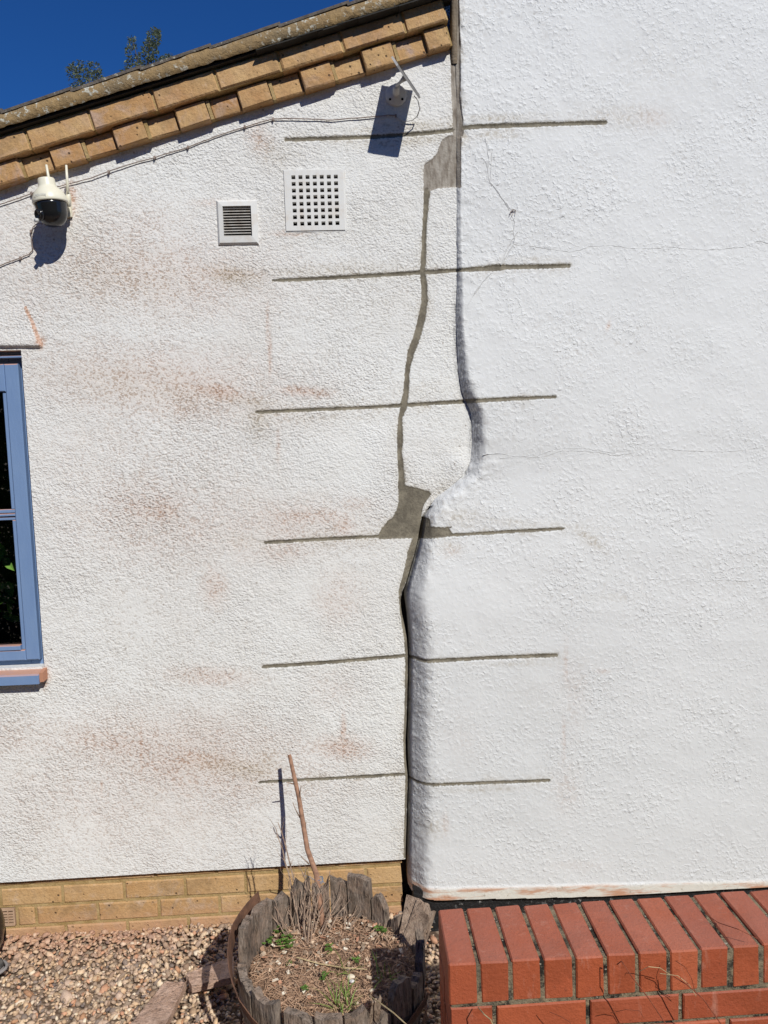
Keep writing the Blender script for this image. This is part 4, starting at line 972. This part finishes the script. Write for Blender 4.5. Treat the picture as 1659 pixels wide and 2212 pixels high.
for i in range(700):
    a = r.uniform(0, 2*pi); R = .236*sqrt(r.random()); x = BC[0]+R*cos(a); y = BC[1]+R*sin(a)
    if y < BC[1]-.02 and r.random() < .75: continue
    z = soil_z(x, y)+.003; w_ = r.uniform(.003, .009)*(1.4 if r.random() < .12 else 1); l_ = w_*r.uniform(1, 2.2); d = r.uniform(0, pi); tl_ = r.uniform(-.7, .7); b = len(V)
    ux = np.array([cos(d), sin(d), tl_*.5]); uy = np.array([-sin(d), cos(d), r.uniform(-.5, .5)]); p_ = np.array([x, y, z+.002])
    for s1_, s2_ in ((-1, -.8), (1, -1), (.9, 1), (-.7, .9)): V.append(p_+ux*l_*s1_*.5+uy*w_*s2_*.5)
    V += [v+np.array([0, 0, .002]) for v in V[b:b+4]]
    Fc += [(b+4, b+5, b+6, b+7), (b, b+3, b+2, b+1), (b, b+1, b+5, b+4), (b+1, b+2, b+6, b+5), (b+2, b+3, b+7, b+6), (b+3, b, b+4, b+7)]
    col = r.choice([(.62, .42, .28), (.56, .30, .19), (.66, .52, .38), (.45, .28, .18), (.30, .22, .16), (.30, .22, .16), (.5, .4, .3), (.72, .66, .56), (.24, .18, .13)]); Cc += [col]*8
ch = obj('bark_chips', V, Fc, M_VX, None, False, loc=tuple(BC)); cattr(ch.data, 'Col', Cc); tag(ch, 'scattered bark chips and pale flakes on the planter soil', 'bark chips', kind='stuff')

# stake with string
st_ = thing('stake', tuple(atz(700, 2024, SOILZ)), 'tall bare twiggy stake leaning towards the house wall, tied with blue string', 'stake')
b0 = atz(700, 2024, SOILZ-.02); b1 = at(697, 1890, -.34); b2 = at(664, 1835, -.24); b1 = at(684, 1890, -.33); b3 = at(645, 1720, -.155); b4 = at(625, 1630, -.10)
m = MB(); m.tube([b0, b1, b2, b3, b4], [.0095, .0092, .0085, .0078, .0066], 9); m.obj('shaft', M_SK, st_, True)
def q5(a, b, y): return at(438.9+a*.3307, 1590.9+b*.3307, y)
for P_ in ([(590, 300, -.13), (603, 240, -.13)], [(590, 310, -.13), (545, 300, -.15)], [(625, 440, -.16), (640, 320, -.17)], [(632, 530, -.18), (600, 470, -.2), (586, 430, -.2)], [(655, 640, -.21), (672, 600, -.2), (670, 560, -.2)], [(690, 830, -.28), (655, 800, -.3), (640, 780, -.3)], [(700, 830, -.28), (745, 700, -.28)][:1]+[(712, 850, -.29)]):
    m = MB(); pts = [q5(*p_) for p_ in P_]; m.tube(pts, [.0026]+[.0014]*(len(pts)-1), 5); m.obj('side_shoot', M_TW, st_)
m = MB(); c0 = at(689, 1901, -.335)
for i in range(3):
    m.tube([c0+np.array([.0135*cos(t_), .0135*sin(t_), -.003+.004*i+.004*sin(t_+i)]) for t_ in np.linspace(0, 2*pi, 13)], .0009, 4)
m.tube([c0+np.array([-.012, -.006, .002]), c0+np.array([-.03, -.008, .018]), c0+np.array([-.045, -.006, .022])], .0008, 4); m.tube([c0+np.array([.012, -.006, 0]), c0+np.array([.02, -.01, -.008])], .0008, 4); m.tube([c0+np.array([-.012, -.008, 0]), c0+np.array([-.004, -.014, -.006]), c0+np.array([.014, -.012, .002])], .0009, 4)
m.obj('string', M_BS, st_)
# dead shrub
def grow(m, p, d, L, r_, depth, rr, fork=.55):
    pts = [p]; n = max(3, int(L/.018)); q = np.array(p, float); d = np.array(d, float)
    for i in range(n):
        d = d+np.array([rr.uniform(-.12, .12), rr.uniform(-.12, .12), rr.uniform(-.04, .1)]); d /= np.linalg.norm(d); q = q+d*L/n; pts.append(q.copy())
        if depth > 0 and i > 0 and rr.random() < fork:
            e = d+np.array([rr.uniform(-.9, .9), rr.uniform(-.7, .7), rr.uniform(-.1, .5)]); e /= np.linalg.norm(e); grow(m, q.copy(), e, L*rr.uniform(.15, .4), r_*.6, depth-1, rr, fork*.6)
    m.tube(pts, list(np.linspace(r_, r_*.45, len(pts))), 4, False)
sb = thing('dead_shrub', tuple(atz(655, 2050, SOILZ)), 'dead leafless shrub of brittle grey twigs beside the stake in the barrel', 'dead shrub')
rr = random.Random(31)
tips = [(600, 1776, -.30, 659, 1990), (596, 1790, -.31, 650, 2000), (640, 1905, -.36, 662, 2020), (622, 1960, -.42, 640, 2025), (606, 1990, -.44, 640, 2045), (676, 1905, -.38, 668, 2020), (713, 1880, -.34, 690, 2000), (700, 1950, -.40, 676, 2030), (735, 1935, -.40, 690, 2035), (720, 1975, -.42, 685, 2030), (590, 1955, -.45, 632, 2040), (650, 1920, -.40, 655, 2035), (660, 1880, -.37, 660, 2020), (630, 1925, -.40, 650, 2030), (668, 1930, -.42, 662, 2035), (690, 1925, -.40, 672, 2040), (745, 1960, -.41, 700, 2030), (612, 2010, -.46, 640, 2050), (575, 1965, -.44, 625, 2035), (765, 1975, -.40, 748, 2010), (775, 1985, -.40, 752, 2012), (750, 1970, -.39, 745, 2010), (655, 1950, -.44, 660, 2045), (672, 1955, -.43, 665, 2045)]
for i_ in range(4):
    a_ = rr.uniform(630, 695); b_ = rr.uniform(2000, 2060); tips.append((a_+rr.uniform(-45, 50), b_-rr.uniform(45, 130), -.43+rr.uniform(-.04, .05), a_, b_))
for i, (tx, ty, Y, bx_, by_) in enumerate(tips):
    m = MB(); a = atz(bx_, by_, SOILZ-.01); b = at(tx, ty, Y); L = np.linalg.norm(b-a); n = 8; pts = []
    for s_ in range(n+1):
        t_ = s_/n; q = a*(1-t_)+b*t_+np.array([rr.uniform(-1, 1), rr.uniform(-1, 1), 0])*.003*(0 < s_ < n)+np.array([0, 0, 1])*.012*sin(pi*t_); pts.append(q)
        if s_ > 1 and rr.random() < (.75 if i < 2 else .5):
            d = (b-a)/L+np.array([rr.uniform(-.8, .8), rr.uniform(-.5, .5), rr.uniform(-.1, .5)]); grow(m, q, d, rr.uniform(.02, .055), .0011, 1, rr)
    m.tube(pts, list(np.linspace(.0040 if i < 2 else .0023, .0013, n+1)), 5); m.obj('stem', M_TW, sb)

# weeds
def leafmesh(V, Fc, Cc, c, d, up_, L, w_, col, curl=.2):
    c = np.array(c, float); d = np.array(d, float); d /= np.linalg.norm(d); s_ = np.cross(d, up_); s_ /= (np.linalg.norm(s_)+1e-9); n = np.cross(s_, d); b = len(V)
    for t_, ww in ((0, .15), (.35, 1), (.7, .85), (1, .08)):
        q = c+d*L*t_-n*curl*L*t_*t_; V += [q-s_*w_*ww*.5+n*.1*w_, q+n*0-n*.05*w_, q+s_*w_*ww*.5+n*.1*w_]
    for j in range(3):
        for i in range(2): a = b+j*3+i; Fc.append((a, a+1, a+4, a+3))
    Cc += [col]*12
def weed(px_, py_, n, rad, label, seed, hgt=.02, tuft=False):
    r = random.Random(seed); c = atz(px_, py_, SOILZ+.004); V, Fc, Cc = [], [], []
    for i in range(n):
        a = r.uniform(0, 2*pi); R = rad*sqrt(r.random()); p_ = c+np.array([R*cos(a), R*sin(a), r.uniform(.002, hgt)]); g_ = r.uniform(.7, 1.3); col = (.13*g_, .23*g_, .045*g_)
        if tuft:
            d = np.array([r.uniform(-.7, .7), r.uniform(-.7, .5), 1.0]); p_[2] = c[2]-.004; leafmesh(V, Fc, Cc, p_, d, np.array([r.uniform(-1, 1), r.uniform(-1, 1), .2]), r.uniform(.03, .075), .0032, (.22*g_, .31*g_, .07*g_), r.uniform(.2, .9))
        else:
            for q in range(3):
                b_ = a+q*2.1; leafmesh(V, Fc, Cc, p_, (cos(b_), sin(b_), r.uniform(.1, .5)), np.array([0, 0, 1.]), r.uniform(.006, .011), r.uniform(.005, .009), col, .15)
    o = obj('weed', V, Fc, M_LF, None, False, loc=tuple(c)); cattr(o.data, 'Col', Cc); tag(o, label, 'weed')
weed(617, 2044, 26, .026, 'largest clump of round green weed leaves left of the dead shrub stems', 1)
weed(609, 2018, 10, .018, 'small green weed at the back left of the barrel soil behind the big clump', 2)
weed(579, 2042, 6, .014, 'sparse weed near the left rim of the barrel', 3)
weed(712, 2056, 7, .013, 'small green weed to the right of the dead shrub base', 4)
weed(816, 2012, 6, .010, 'small bright weed near the right rim beside the leaning stave, left one of two', 5)
weed(829, 2014, 6, .009, 'small bright weed nearest the leaning split stave', 6)
weed(628, 2088, 5, .010, 'lone weed leaves in the straw below the big clump', 7)
weed(769, 2080, 5, .010, 'little weed left of the dark square shadow', 8)
weed(703, 2120, 7, .010, 'upright small weed in the middle of the straw', 9, .04)
weed(741, 2175, 34, .032, 'tuft of grass blades at the front of the barrel soil', 10, tuft=True)
weed(742, 2104, 10, .020, 'thin grass blades by the pale stone in the straw', 11, tuft=True)
weed(836, 2120, 12, .020, 'grass blades inside the dark square shadow', 12, tuft=True)
weed(660, 2145, 5, .010, 'small weed among the straw near the front left staves', 13)
m = MB(); m.tube([atz(641, 2068, SOILZ+.02), atz(690, 2082, SOILZ+.016), atz(740, 2090, SOILZ+.02), atz(793, 2094, SOILZ+.018)], [.0016, .0022, .002, .0012], 5)
tag(m.obj('straw_stalk', M_SW, None), 'long pale straw stalk lying across the planter soil', 'straw')
m = MB(); m.tube([atz(797, 2150, .30), atz(820, 2166, .33), atz(850, 2188, .35), atz(880, 2215, .36), atz(890, 2230, .35)], [.0012, .0018, .0018, .0015, .001], 5)
tag(m.obj('straw_stalk', M_SW, None), 'pale straw arching over the shaded front right staves', 'straw')
for (a, b, w_, lab) in ((758, 2110, .013, 'cream stone in the middle of the planter straw'), (668, 2151, .009, 'small white stone near the front left of the planter soil'), (804, 2140, .009, 'pale angular stone left of the front splinter'), (760, 2120, .008, 'grey pebble beside the cream stone in the planter')):
    P_ = IV*np.array([w_, w_*.7, w_*.55])*(1+.12*np.sin(IV[:, [1, 2, 0]]*3+a)); o = obj('stone', P_+atz(a, b, SOILZ+.008), IF, M_VX, None, True); cattr(o.data, 'Col', [(.70, .62, .50) if w_ > .0085 else (.66, .64, .62)]*len(P_)); tag(o, lab, 'stone')

# ------------------------------------------------------------------ loose planks and small litter on the gravel
def lay(name, corners_px, z, th, label, mat, jag, seed):
    c = [atz(*p_, z) for p_ in corners_px]; V, Fc = plank_mesh(c, th, 8, 12, jag, seed, .0)
    o = obj(name, V, Fc, mat, None, False, loc=tuple(c[0])); tag(o, label, 'plank')
lay('plank', [(505, 2110), (505, 2066), (401, 2103), (414, 2130)], .045, .024, 'short dusty pink plank pushed under the barrel hoop', M_PK, .02, 3)
lay('plank', [(258, 2245), (345, 2240), (402, 2122), (357, 2119)], .050, .024, 'longer dusty reddish plank lying on gravel at the bottom edge', M_PK, .015, 4)
k = NT('feather_vane', .6, .3); k.col((.018, .016, .015)); M_FE = k.m
ft = thing('feather', tuple(at(120, 2030, -.01)), 'black feather with pale quill lying against the brick plinth', 'feather')
V = []; Fc = []; n = 14
for i in range(n+1):
    t_ = i/n; x_ = 86+t_*76; y_ = 2034.5+1.6*sin(t_*pi)-7*t_**3; w_ = 4.6*sin(pi*min(1, t_*.93+.06))**.6; a = at(x_, y_-w_*.7, -.012); b = at(x_, y_+w_, -.034); V += [a, (a+b)/2+np.array([0, -.005, .003]), b]
    if i:
        q = i*3
        for j in range(2): Fc.append((q-3+j, q+j, q+j+1, q-2+j))
obj('vane', V, Fc, M_FE, ft)
m = MB(); m.tube([at(140, 2032.5, -.030), at(168, 2027, -.026), at(201, 2018.5, -.012)], [.0012, .0014, .0005], 5); m.obj('quill', M_SW, ft)
m = MB(); m.tube([atz(115, 2098, .03), atz(140, 2078, .035), atz(152, 2060, .04), atz(158, 2045, .035)], [.001, .0016, .0016, .001], 5); tag(m.obj('twig', M_TW, None), 'thin twig on the dusty gravel below the feather', 'twig')
# object cut by the left edge
tb = thing('tub', (-1.45, -.12, 0), 'black rimmed lilac tub at the left edge against the brick plinth', 'tub')
cxx = at(0, 2030, -.12)[0]-.075
m = MB(); m.lathe([(.060, .0), (.078, .03), (.086, .07), (.088, .10), (.082, .135), (.070, .158)], (cxx, -.12, .018), n=28); m.obj('body', M_BK, tb, True)
m = MB(); m.lathe([(.060, .001), (.0755, .03), (.0800, .05), (.0800, .06)], (cxx-.0085, -.135, .035), n=20); m.obj('side_panel', M_LP, tb, True)
shx = atz(0, 2092, .03)
sh_ = thing('shoe', tuple(shx), 'worn dark mesh shoe with pale grey rim half out of the left edge', 'shoe')
P_ = IV.copy(); P_[:, 2] = np.maximum(P_[:, 2], -.3); P_ = P_*np.array([.040, .030, .030])+shx+np.array([-.026, 0, .012]); obj('upper', P_, IF, M_DC, sh_, True)
m = MB(); m.tube([shx+np.array([-.028+.050*cos(t_), .040*sin(t_)-.004, .004]) for t_ in np.linspace(0, 2*pi, 29)], .0055, 8, False); m.obj('rim', M_GR, sh_, True)
P_ = IV.copy()*np.array([.040, .030, .007])+shx+np.array([-.026, 0, -.002]); obj('sole', P_, IF, M_GR, sh_, True)

# dry stems in front of the red wall
def q6(a, b): return (850.3+a*.4874, 1810.4+b*.4874)
for pts, rad, mat, lab in (
 ([(990, 560, -1.17), (1010, 545, -1.19), (1060, 620, -1.22), (1130, 710, -1.23), (1210, 830, -1.24), (1240, 880, -1.24)], .0012, M_RS, 'long dark red dry stem slanting across the coping brick ends'),
 ([(1240, 612, -1.17), (1300, 650, -1.20), (1370, 710, -1.22), (1455, 830, -1.23), (1480, 880, -1.23)], .0012, M_RS, 'dark red dry stem sloping to the bottom right of the brick wall'),
 ([(1090, 590, -1.17), (1130, 570, -1.19), (1180, 575, -1.19), (1225, 605, -1.17)], .0007, M_SW, 'thin curled straw arching over a coping joint'),
 ([(1250, 545, -1.17), (1290, 570, -1.20), (1320, 620, -1.22), (1335, 680, -1.19)], .0007, M_RS, 'thin curled red tendril hanging on the coping bricks'),
 ([(1380, 335, -1.07), (1440, 375, -1.10), (1530, 405, -1.13), (1610, 445, -1.14)], .0009, M_RS, 'thin stem lying on top of the coping near the right edge'),
 ([(1180, 600, -1.17), (1260, 610, -1.19), (1310, 650, -1.20), (1340, 700, -1.19)], .0007, M_SW, 'second fine straw curl crossing the coping bricks'),
 ([(960, 775, -1.17), (1030, 760, -1.19), (1090, 765, -1.20), (1110, 800, -1.20)], .0007, M_RS, 'fine tendril curling over the mortar line below the coping'),
 ([(690, 770, -1.17), (740, 790, -1.19), (780, 815, -1.20), (800, 850, -1.20)], .0007, M_RS, 'small tendril at the bottom of the red wall near its left end'),
 ([(375, 750, -1.15), (400, 780, -1.19), (430, 805, -1.21), (450, 850, -1.21)], .0014, M_SW, 'thick pale straw stalk hanging at the foot of the red wall end')):
    m = MB(); P_ = []
    for (a, b, y) in pts:
        c = at(*q6(a, b), y)
        if y > RY0 and len(pts) and b < 460: c = atz(*q6(a, b), RZ+.004)
        P_.append(c)
    m.tube(P_, rad, 5); tag(m.obj('dry_stem', mat, None), lab, 'dry stem')

# ------------------------------------------------------------------ security camera
cc = np.array([-.940, -.088, 2.588])
sc_ = thing('security_camera', (-.937, 0, 2.60), 'ivory dome security camera with two antennas fixed below the brick verge', 'security camera')
ax = np.array([-.10, -.05, 1.0]); ax /= np.linalg.norm(ax); rim = cc+np.array([.0, 0, .002])
m = MB(); m.lathe([(.0545, .0), (.0555, .004), (.0552, .010), (.052, .022), (.046, .034), (.037, .044), (.030, .050), (.0275, .056), (.0268, .074), (.025, .078), (.012, .0795)], rim, ax, 32); m.obj('housing', M_IV, sc_, True)
m = MB(); prof = [(.0475*cos(a)**.85, -.026-.048*sin(a)) for a in np.linspace(0, pi/2, 12)]; prof = [(.051, .003), (.0505, -.008)]+prof
m.lathe([(max(a, .0004), b) for a, b in prof[::-1]], rim, ax, 32); m.obj('dome', M_BK, sc_, True)
lx = np.array([-.55, -.8, -.25]); lx /= np.linalg.norm(lx)
m = MB(); m.lathe([(.018, .036), (.019, .046), (.017, .052), (.012, .0525), (.0115, .050), (.001, .050)], rim+np.array([0, 0, -.034]), lx, 20); ln_ = m.obj('lens', M_BK, sc_, True)
m = MB(); m.lathe([(.0065, .040), (.0065, .0505), (.001, .051)], rim+np.array([-.010, -.002, -.052]), lx, 12); m.obj('lamp', M_GP, sc_, True)
for p0, p1 in ((at(108, 402, -.075), at(100, 356, -.075)), (at(147, 418, -.06), at(143, 357, -.06))):
    m = MB(); m.tube([p0, p0*.5+p1*.5, p1, p1+(p1-p0)*.01], [.0052, .0046, .0038, .0018], 10); m.obj('antenna', M_IV, sc_, True)
m = MB(); m.tube([at(148, 446, -.05), at(148, 430, -.05), at(147, 414, -.058)], [.0075, .008, .0065], 10); m.obj('antenna_base', M_IV, sc_, True)
m = MB(); m.box(-.955, -.922, -.05, -.008, 2.600, 2.645); m.box(-.958, -.900, -.010, .002, 2.570, 2.645); m.obj('bracket', M_IV, sc_)
try:
    fc = bpy.data.curves.new('lettering', 'FONT'); fc.body = 'OOSSXX'; fc.size = .0105; fc.extrude = .0002; fc.align_x = 'CENTER'
    to = bpy.data.objects.new('lettering', fc); COL.objects.link(to); to.parent = sc_; d_ = np.array([-.22, -.97, .0]); d_ /= np.linalg.norm(d_)
    to.location = rim+d_*.0556+np.array([0, 0, .009])-ORG[sc_.name]; to.rotation_euler = (radians(78), radians(-5), atan2(d_[0], -d_[1])*-1*-1); fc.materials.append(M_GP)
    to.rotation_euler = (radians(76), 0, math.atan2(-d_[0], -d_[1])*-1)
    bpy.context.view_layer.update(); dg = bpy.context.evaluated_depsgraph_get(); lm = bpy.data.meshes.new_from_object(to.evaluated_get(dg)); lm.name = 'lettering'
    t2 = bpy.data.objects.new('lettering', lm); COL.objects.link(t2); t2.parent = sc_; t2.location = to.location; t2.rotation_euler = to.rotation_euler
    bpy.data.objects.remove(to); t2.name = 'lettering'
except Exception: pass

# ------------------------------------------------------------------ solar panel on its bracket
sp = thing('solar_panel', (.214, 0, 2.957), 'small white solar panel seen edge-on, held on a round wall bracket', 'solar panel')
A_, D_, C3 = np.array([.203, -.068, 3.054]), np.array([.210, -.205, 2.962]), np.array([.285, -.145, 2.888]); B_ = A_+C3-D_
nr = np.cross(D_-A_, B_-A_); nr /= np.linalg.norm(nr)
if nr@(-SUN) < 0: nr = -nr
V, Fc = prism([A_, B_, C3, D_], -nr, .007); obj('panel', V, Fc, M_GP, sp)
def sh3(a, b, c_, f): cen_ = (a+c_)/2; return [cen_+(q-cen_)*f for q in (a, b, c_, b*0+(a+c_-b))]
q_ = [A_, B_, C3, D_]; ce = sum(q_)/4; V, Fc = prism([ce+(v-ce)*.92+nr*.0006 for v in q_], nr, .0008); obj('cells', V, Fc, M_SP, sp)
bc = at(855, 207, 0)
m = MB(); m.lathe([(.036, .0), (.036, .008), (.033, .012), (.014, .015), (.013, .018)], bc+np.array([0, .002, 0]), (0, -1, 0), 28); m.obj('base', M_WP, sp, True)
m = MB()
for dx_ in (-.021, .021): m.lathe([(.0042, .0), (.004, .0015), (.0005, .0018)], bc+np.array([dx_, -.0115, -.016]), (0, -1, 0), 10)
m.obj('screw', M_DV, sp)
m = MB(); e1 = at(856, 186, -.052); m.lathe([(.0115, -.012), (.0115, 0), (.0112, np.linalg.norm(e1-bc)*.98), (.009, np.linalg.norm(e1-bc))], bc, e1-bc, 16); m.obj('stem', M_WP, sp, True)
m = MB(); e2 = ce-nr*.007; m.tube([e1, e1*.5+e2*.5, e2], [.0055, .0050, .010], 10); m.obj('arm', M_GP, sp, True)

# ------------------------------------------------------------------ cables
def cable(pts, r_, mat, label, clips, mat2=None):
    P_ = []
    for a, b in zip(pts[:-1], pts[1:]):
        for s_ in range(5): t_ = s_/5; P_.append((a[0]+(b[0]-a[0])*t_, a[1]+(b[1]-a[1])*t_, a[2]+(b[2]-a[2])*t_))
    P_.append(pts[-1]); Q_ = [at(x+rj(.3), y+rj(.5), z) for x, y, z in P_]
    t_ = thing('cable', tuple(Q_[0]), label, 'cable'); m = MB(); m.tube(Q_, r_, 6); m.obj('wire', mat, t_, True)
    for (x, y) in clips:
        m = MB(); c = at(x, y, -.005); m.box(c[0]-.003, c[0]+.003, -.010, .002, c[2]-.004, c[2]+.004); m.tube([c+np.array([0, 0, -.006]), c+np.array([0, -.006, -.006])], .0016, 6); m.obj('clip', M_CB, t_)
y0 = -.006
cable([(-30, 449, y0), (0, 441.5, y0), (26, 433, y0), (68, 418, y0), (90, 410, y0), (130, 402, y0), (149, 397, y0), (198, 384, y0), (235, 370, y0), (274, 357, y0), (334, 340, y0), (397, 321, y0), (463, 296, y0), (529, 274, y0), (589, 256.5, y0), (645, 256, y0), (717, 259, y0), (780, 254, y0), (836, 249, y0), (853, 249, y0)], .0017, M_CB, 'long thin brown cable clipped across the white wall under the verge', [(68, 418), (235, 371), (334, 340), (406, 318), (529, 274), (590, 257), (855, 250)])
cable([(895, 207, -.10), (903, 218, -.08), (907, 236, -.05), (901, 252, -.02), (890, 260, -.012), (874, 262, -.007), (856, 254, y0)], .0019, M_WC, 'short white cable looping down from the solar panel', [])
cable([(92, 484, -.05), (82, 482, -.02), (76, 486, y0), (71, 491, y0), (67, 503, y0), (68.5, 521, y0), (71, 539, y0), (63, 549, y0), (44.6, 557, y0), (16.5, 567, y0), (0, 574, y0), (-20, 583, y0)], .0018, M_CB, 'short cable dropping from the security camera to the left edge', [(67, 500), (44, 557)])

# ------------------------------------------------------------------ houseplant inside the window
V, Fc, Cc = [], [], []; r = random.Random(77)
for i in range(46):
    p_ = at(r.uniform(-60, 26), r.uniform(1150, 1330), r.uniform(.05, .11)); d = np.array([r.uniform(-1, 1), r.uniform(-.8, .1), r.uniform(-.7, .4)]); g_ = r.uniform(.15, 1.1); leafmesh(V, Fc, Cc, p_, d, np.array([r.uniform(-.5, .5), -1, .3]), r.uniform(.04, .08), r.uniform(.02, .035), (.26*g_, .50*g_, .08*g_), .3)
ct = at(-20, 1300, .2)
hpnt = obj('houseplant', V, Fc, M_LF, None, False, loc=tuple(ct)); cattr(hpnt.data, 'Col', Cc); tag(hpnt, 'leafy green plant standing inside behind the lower window pane', 'houseplant')

# ------------------------------------------------------------------ tree tops beyond the roof
tree = thing('tree', (-2.8, 8.0, 0), 'slender tree with two wind-blown leafy tips showing above the tiled verge', 'tree')
def limb(m, a, b, ra, rb, n=6, w_=.05):
    rr_ = random.Random(int(abs(a[0]*100)+abs(b[2]*77))); pts = [np.array(a)*(1-i/n)+np.array(b)*(i/n)+np.array([rr_.uniform(-w_, w_), rr_.uniform(-w_, w_), 0])*(0 < i < n) for i in range(n+1)]
    m.tube(pts, list(np.linspace(ra, rb, n+1)), 7)
m = MB(); fork = (-2.8, 8.0, 3.0); limb(m, (-2.8, 8, -.05), fork, .13, .09); m.obj('trunk', M_BK2, tree, True)
m = MB(); tp1 = at(190, 142, 8.0); tp2 = at(322, 72, 8.0); tp3 = at(288, 92, 8.0); tp4 = at(365, 125, 8.1); tp5 = at(160, 150, 8.1); tp6 = at(212, 148, 7.9)
limb(m, fork, tp1-np.array([0, 0, .15]), .06, .008, 8, .03); limb(m, fork, tp2-np.array([0, 0, .1]), .07, .007, 8, .03)
mid1 = np.array(fork)*.3+tp1*.7; mid2 = np.array(fork)*.25+tp2*.75
for t_ in (tp5, tp6): limb(m, mid1, t_, .015, .004, 5, .02)
for t_ in (tp3, tp4): limb(m, mid2, t_, .015, .004, 5, .02)
m.obj('limbs', M_BK2, tree, True)
V, Fc, Cc = [], [], []; r = random.Random(5)
def puff(cx_, cy_, rx, ry, n, Y=8.0):
    rx *= 1.3; ry *= 1.3; n = int(n*1.7)
    for i in range(n):
        a = r.uniform(0, 2*pi); R = sqrt(r.random()); q = at(cx_+rx*R*cos(a), cy_+ry*R*sin(a), Y+r.uniform(-.25, .25)); g_ = r.uniform(.5, 1.5)
        d = np.array([-.6+r.uniform(-.7, .7), r.uniform(-.8, .8), .2+r.uniform(-.8, .6)]); leafmesh(V, Fc, Cc, q, d, np.array([r.uniform(-1, 1), r.uniform(-1, 1), 1.]), r.uniform(.024, .05), r.uniform(.012, .024), (.16*g_, .185*g_, .105*g_), .3)
for args in ((170, 145, 16, 12, 55), (158, 158, 10, 14, 35), (180, 165, 14, 16, 80), (205, 150, 12, 14, 50), (212, 168, 12, 14, 70), (190, 180, 26, 12, 90), (150, 150, 6, 5, 12), (195, 138, 6, 5, 12),
             (334, 82, 12, 16, 110), (340, 70, 8, 8, 30), (326, 105, 14, 16, 120), (315, 128, 16, 16, 110), (288, 92, 8, 12, 40), (282, 112, 8, 12, 35), (290, 138, 16, 12, 60), (365, 125, 14, 6, 50), (345, 135, 20, 9, 70), (280, 155, 12, 8, 30), (300, 150, 30, 10, 70),
             (190, 230, 60, 40, 150), (320, 220, 80, 60, 250)):
    puff(*args)
cr = obj('crown', V, Fc, M_LF, tree); cattr(cr.data, 'Col', Cc)

# ------------------------------------------------------------------ added greenery behind the camera, blocks low sky light (mirrored in the window)
hg = thing('blocker_hedge', (0, -8.5, 0), 'tall dark green foliage screen added behind the camera to block sky light, mirrored in the window glass', 'blocker_hedge')
xs = np.linspace(-9, 9, 60); us = np.linspace(0, 1, 26); V = []; C_ = []
for x in xs:
    yb = -8.3+.035*x*x*.9
    for u in us:
        z = min(u*5.4, 4.6) if u < .85 else 4.6; back = 0 if u < .85 else (u-.85)/.15*1.1
        b = .28*mnoise.noise((x*.8, z*.9, 1))+.14*mnoise.noise((x*2.6, z*2.6, 4)); V.append((x+.1*b, yb-back-b+.12*(z/4.6), z+b*.6)); g_ = .6+.8*random.random(); C_.append((.035*g_, .065*g_, .018*g_))
w_ = len(us); Fc = [(i*w_+j, i*w_+j+1, (i+1)*w_+j+1, (i+1)*w_+j) for i in range(len(xs)-1) for j in range(w_-1)]
o = obj('foliage', V, Fc, M_LF, hg, True); cattr(o.data, 'Col', C_)
V, Fc, Cc = [], [], []; r = random.Random(55)
for i in range(5200):
    x = r.uniform(-9, 9); z = r.uniform(.05, 4.8); yb = -8.3+.0315*x*x; b = .28*mnoise.noise((x*.8, z*.9, 1)); g_ = r.uniform(.4, 1.6)
    leafmesh(V, Fc, Cc, (x, yb-b+r.uniform(0, .22), z), (r.uniform(-1, 1), r.uniform(-.2, 1), r.uniform(-.8, .8)), np.array([r.uniform(-1, 1), r.uniform(-1, 1), 1.]), r.uniform(.08, .16), r.uniform(.05, .09), (.045*g_, .085*g_, .02*g_), .2)
o = obj('leaves', V, Fc, M_LF, hg); cattr(o.data, 'Col', Cc); o['kind'] = 'stuff'
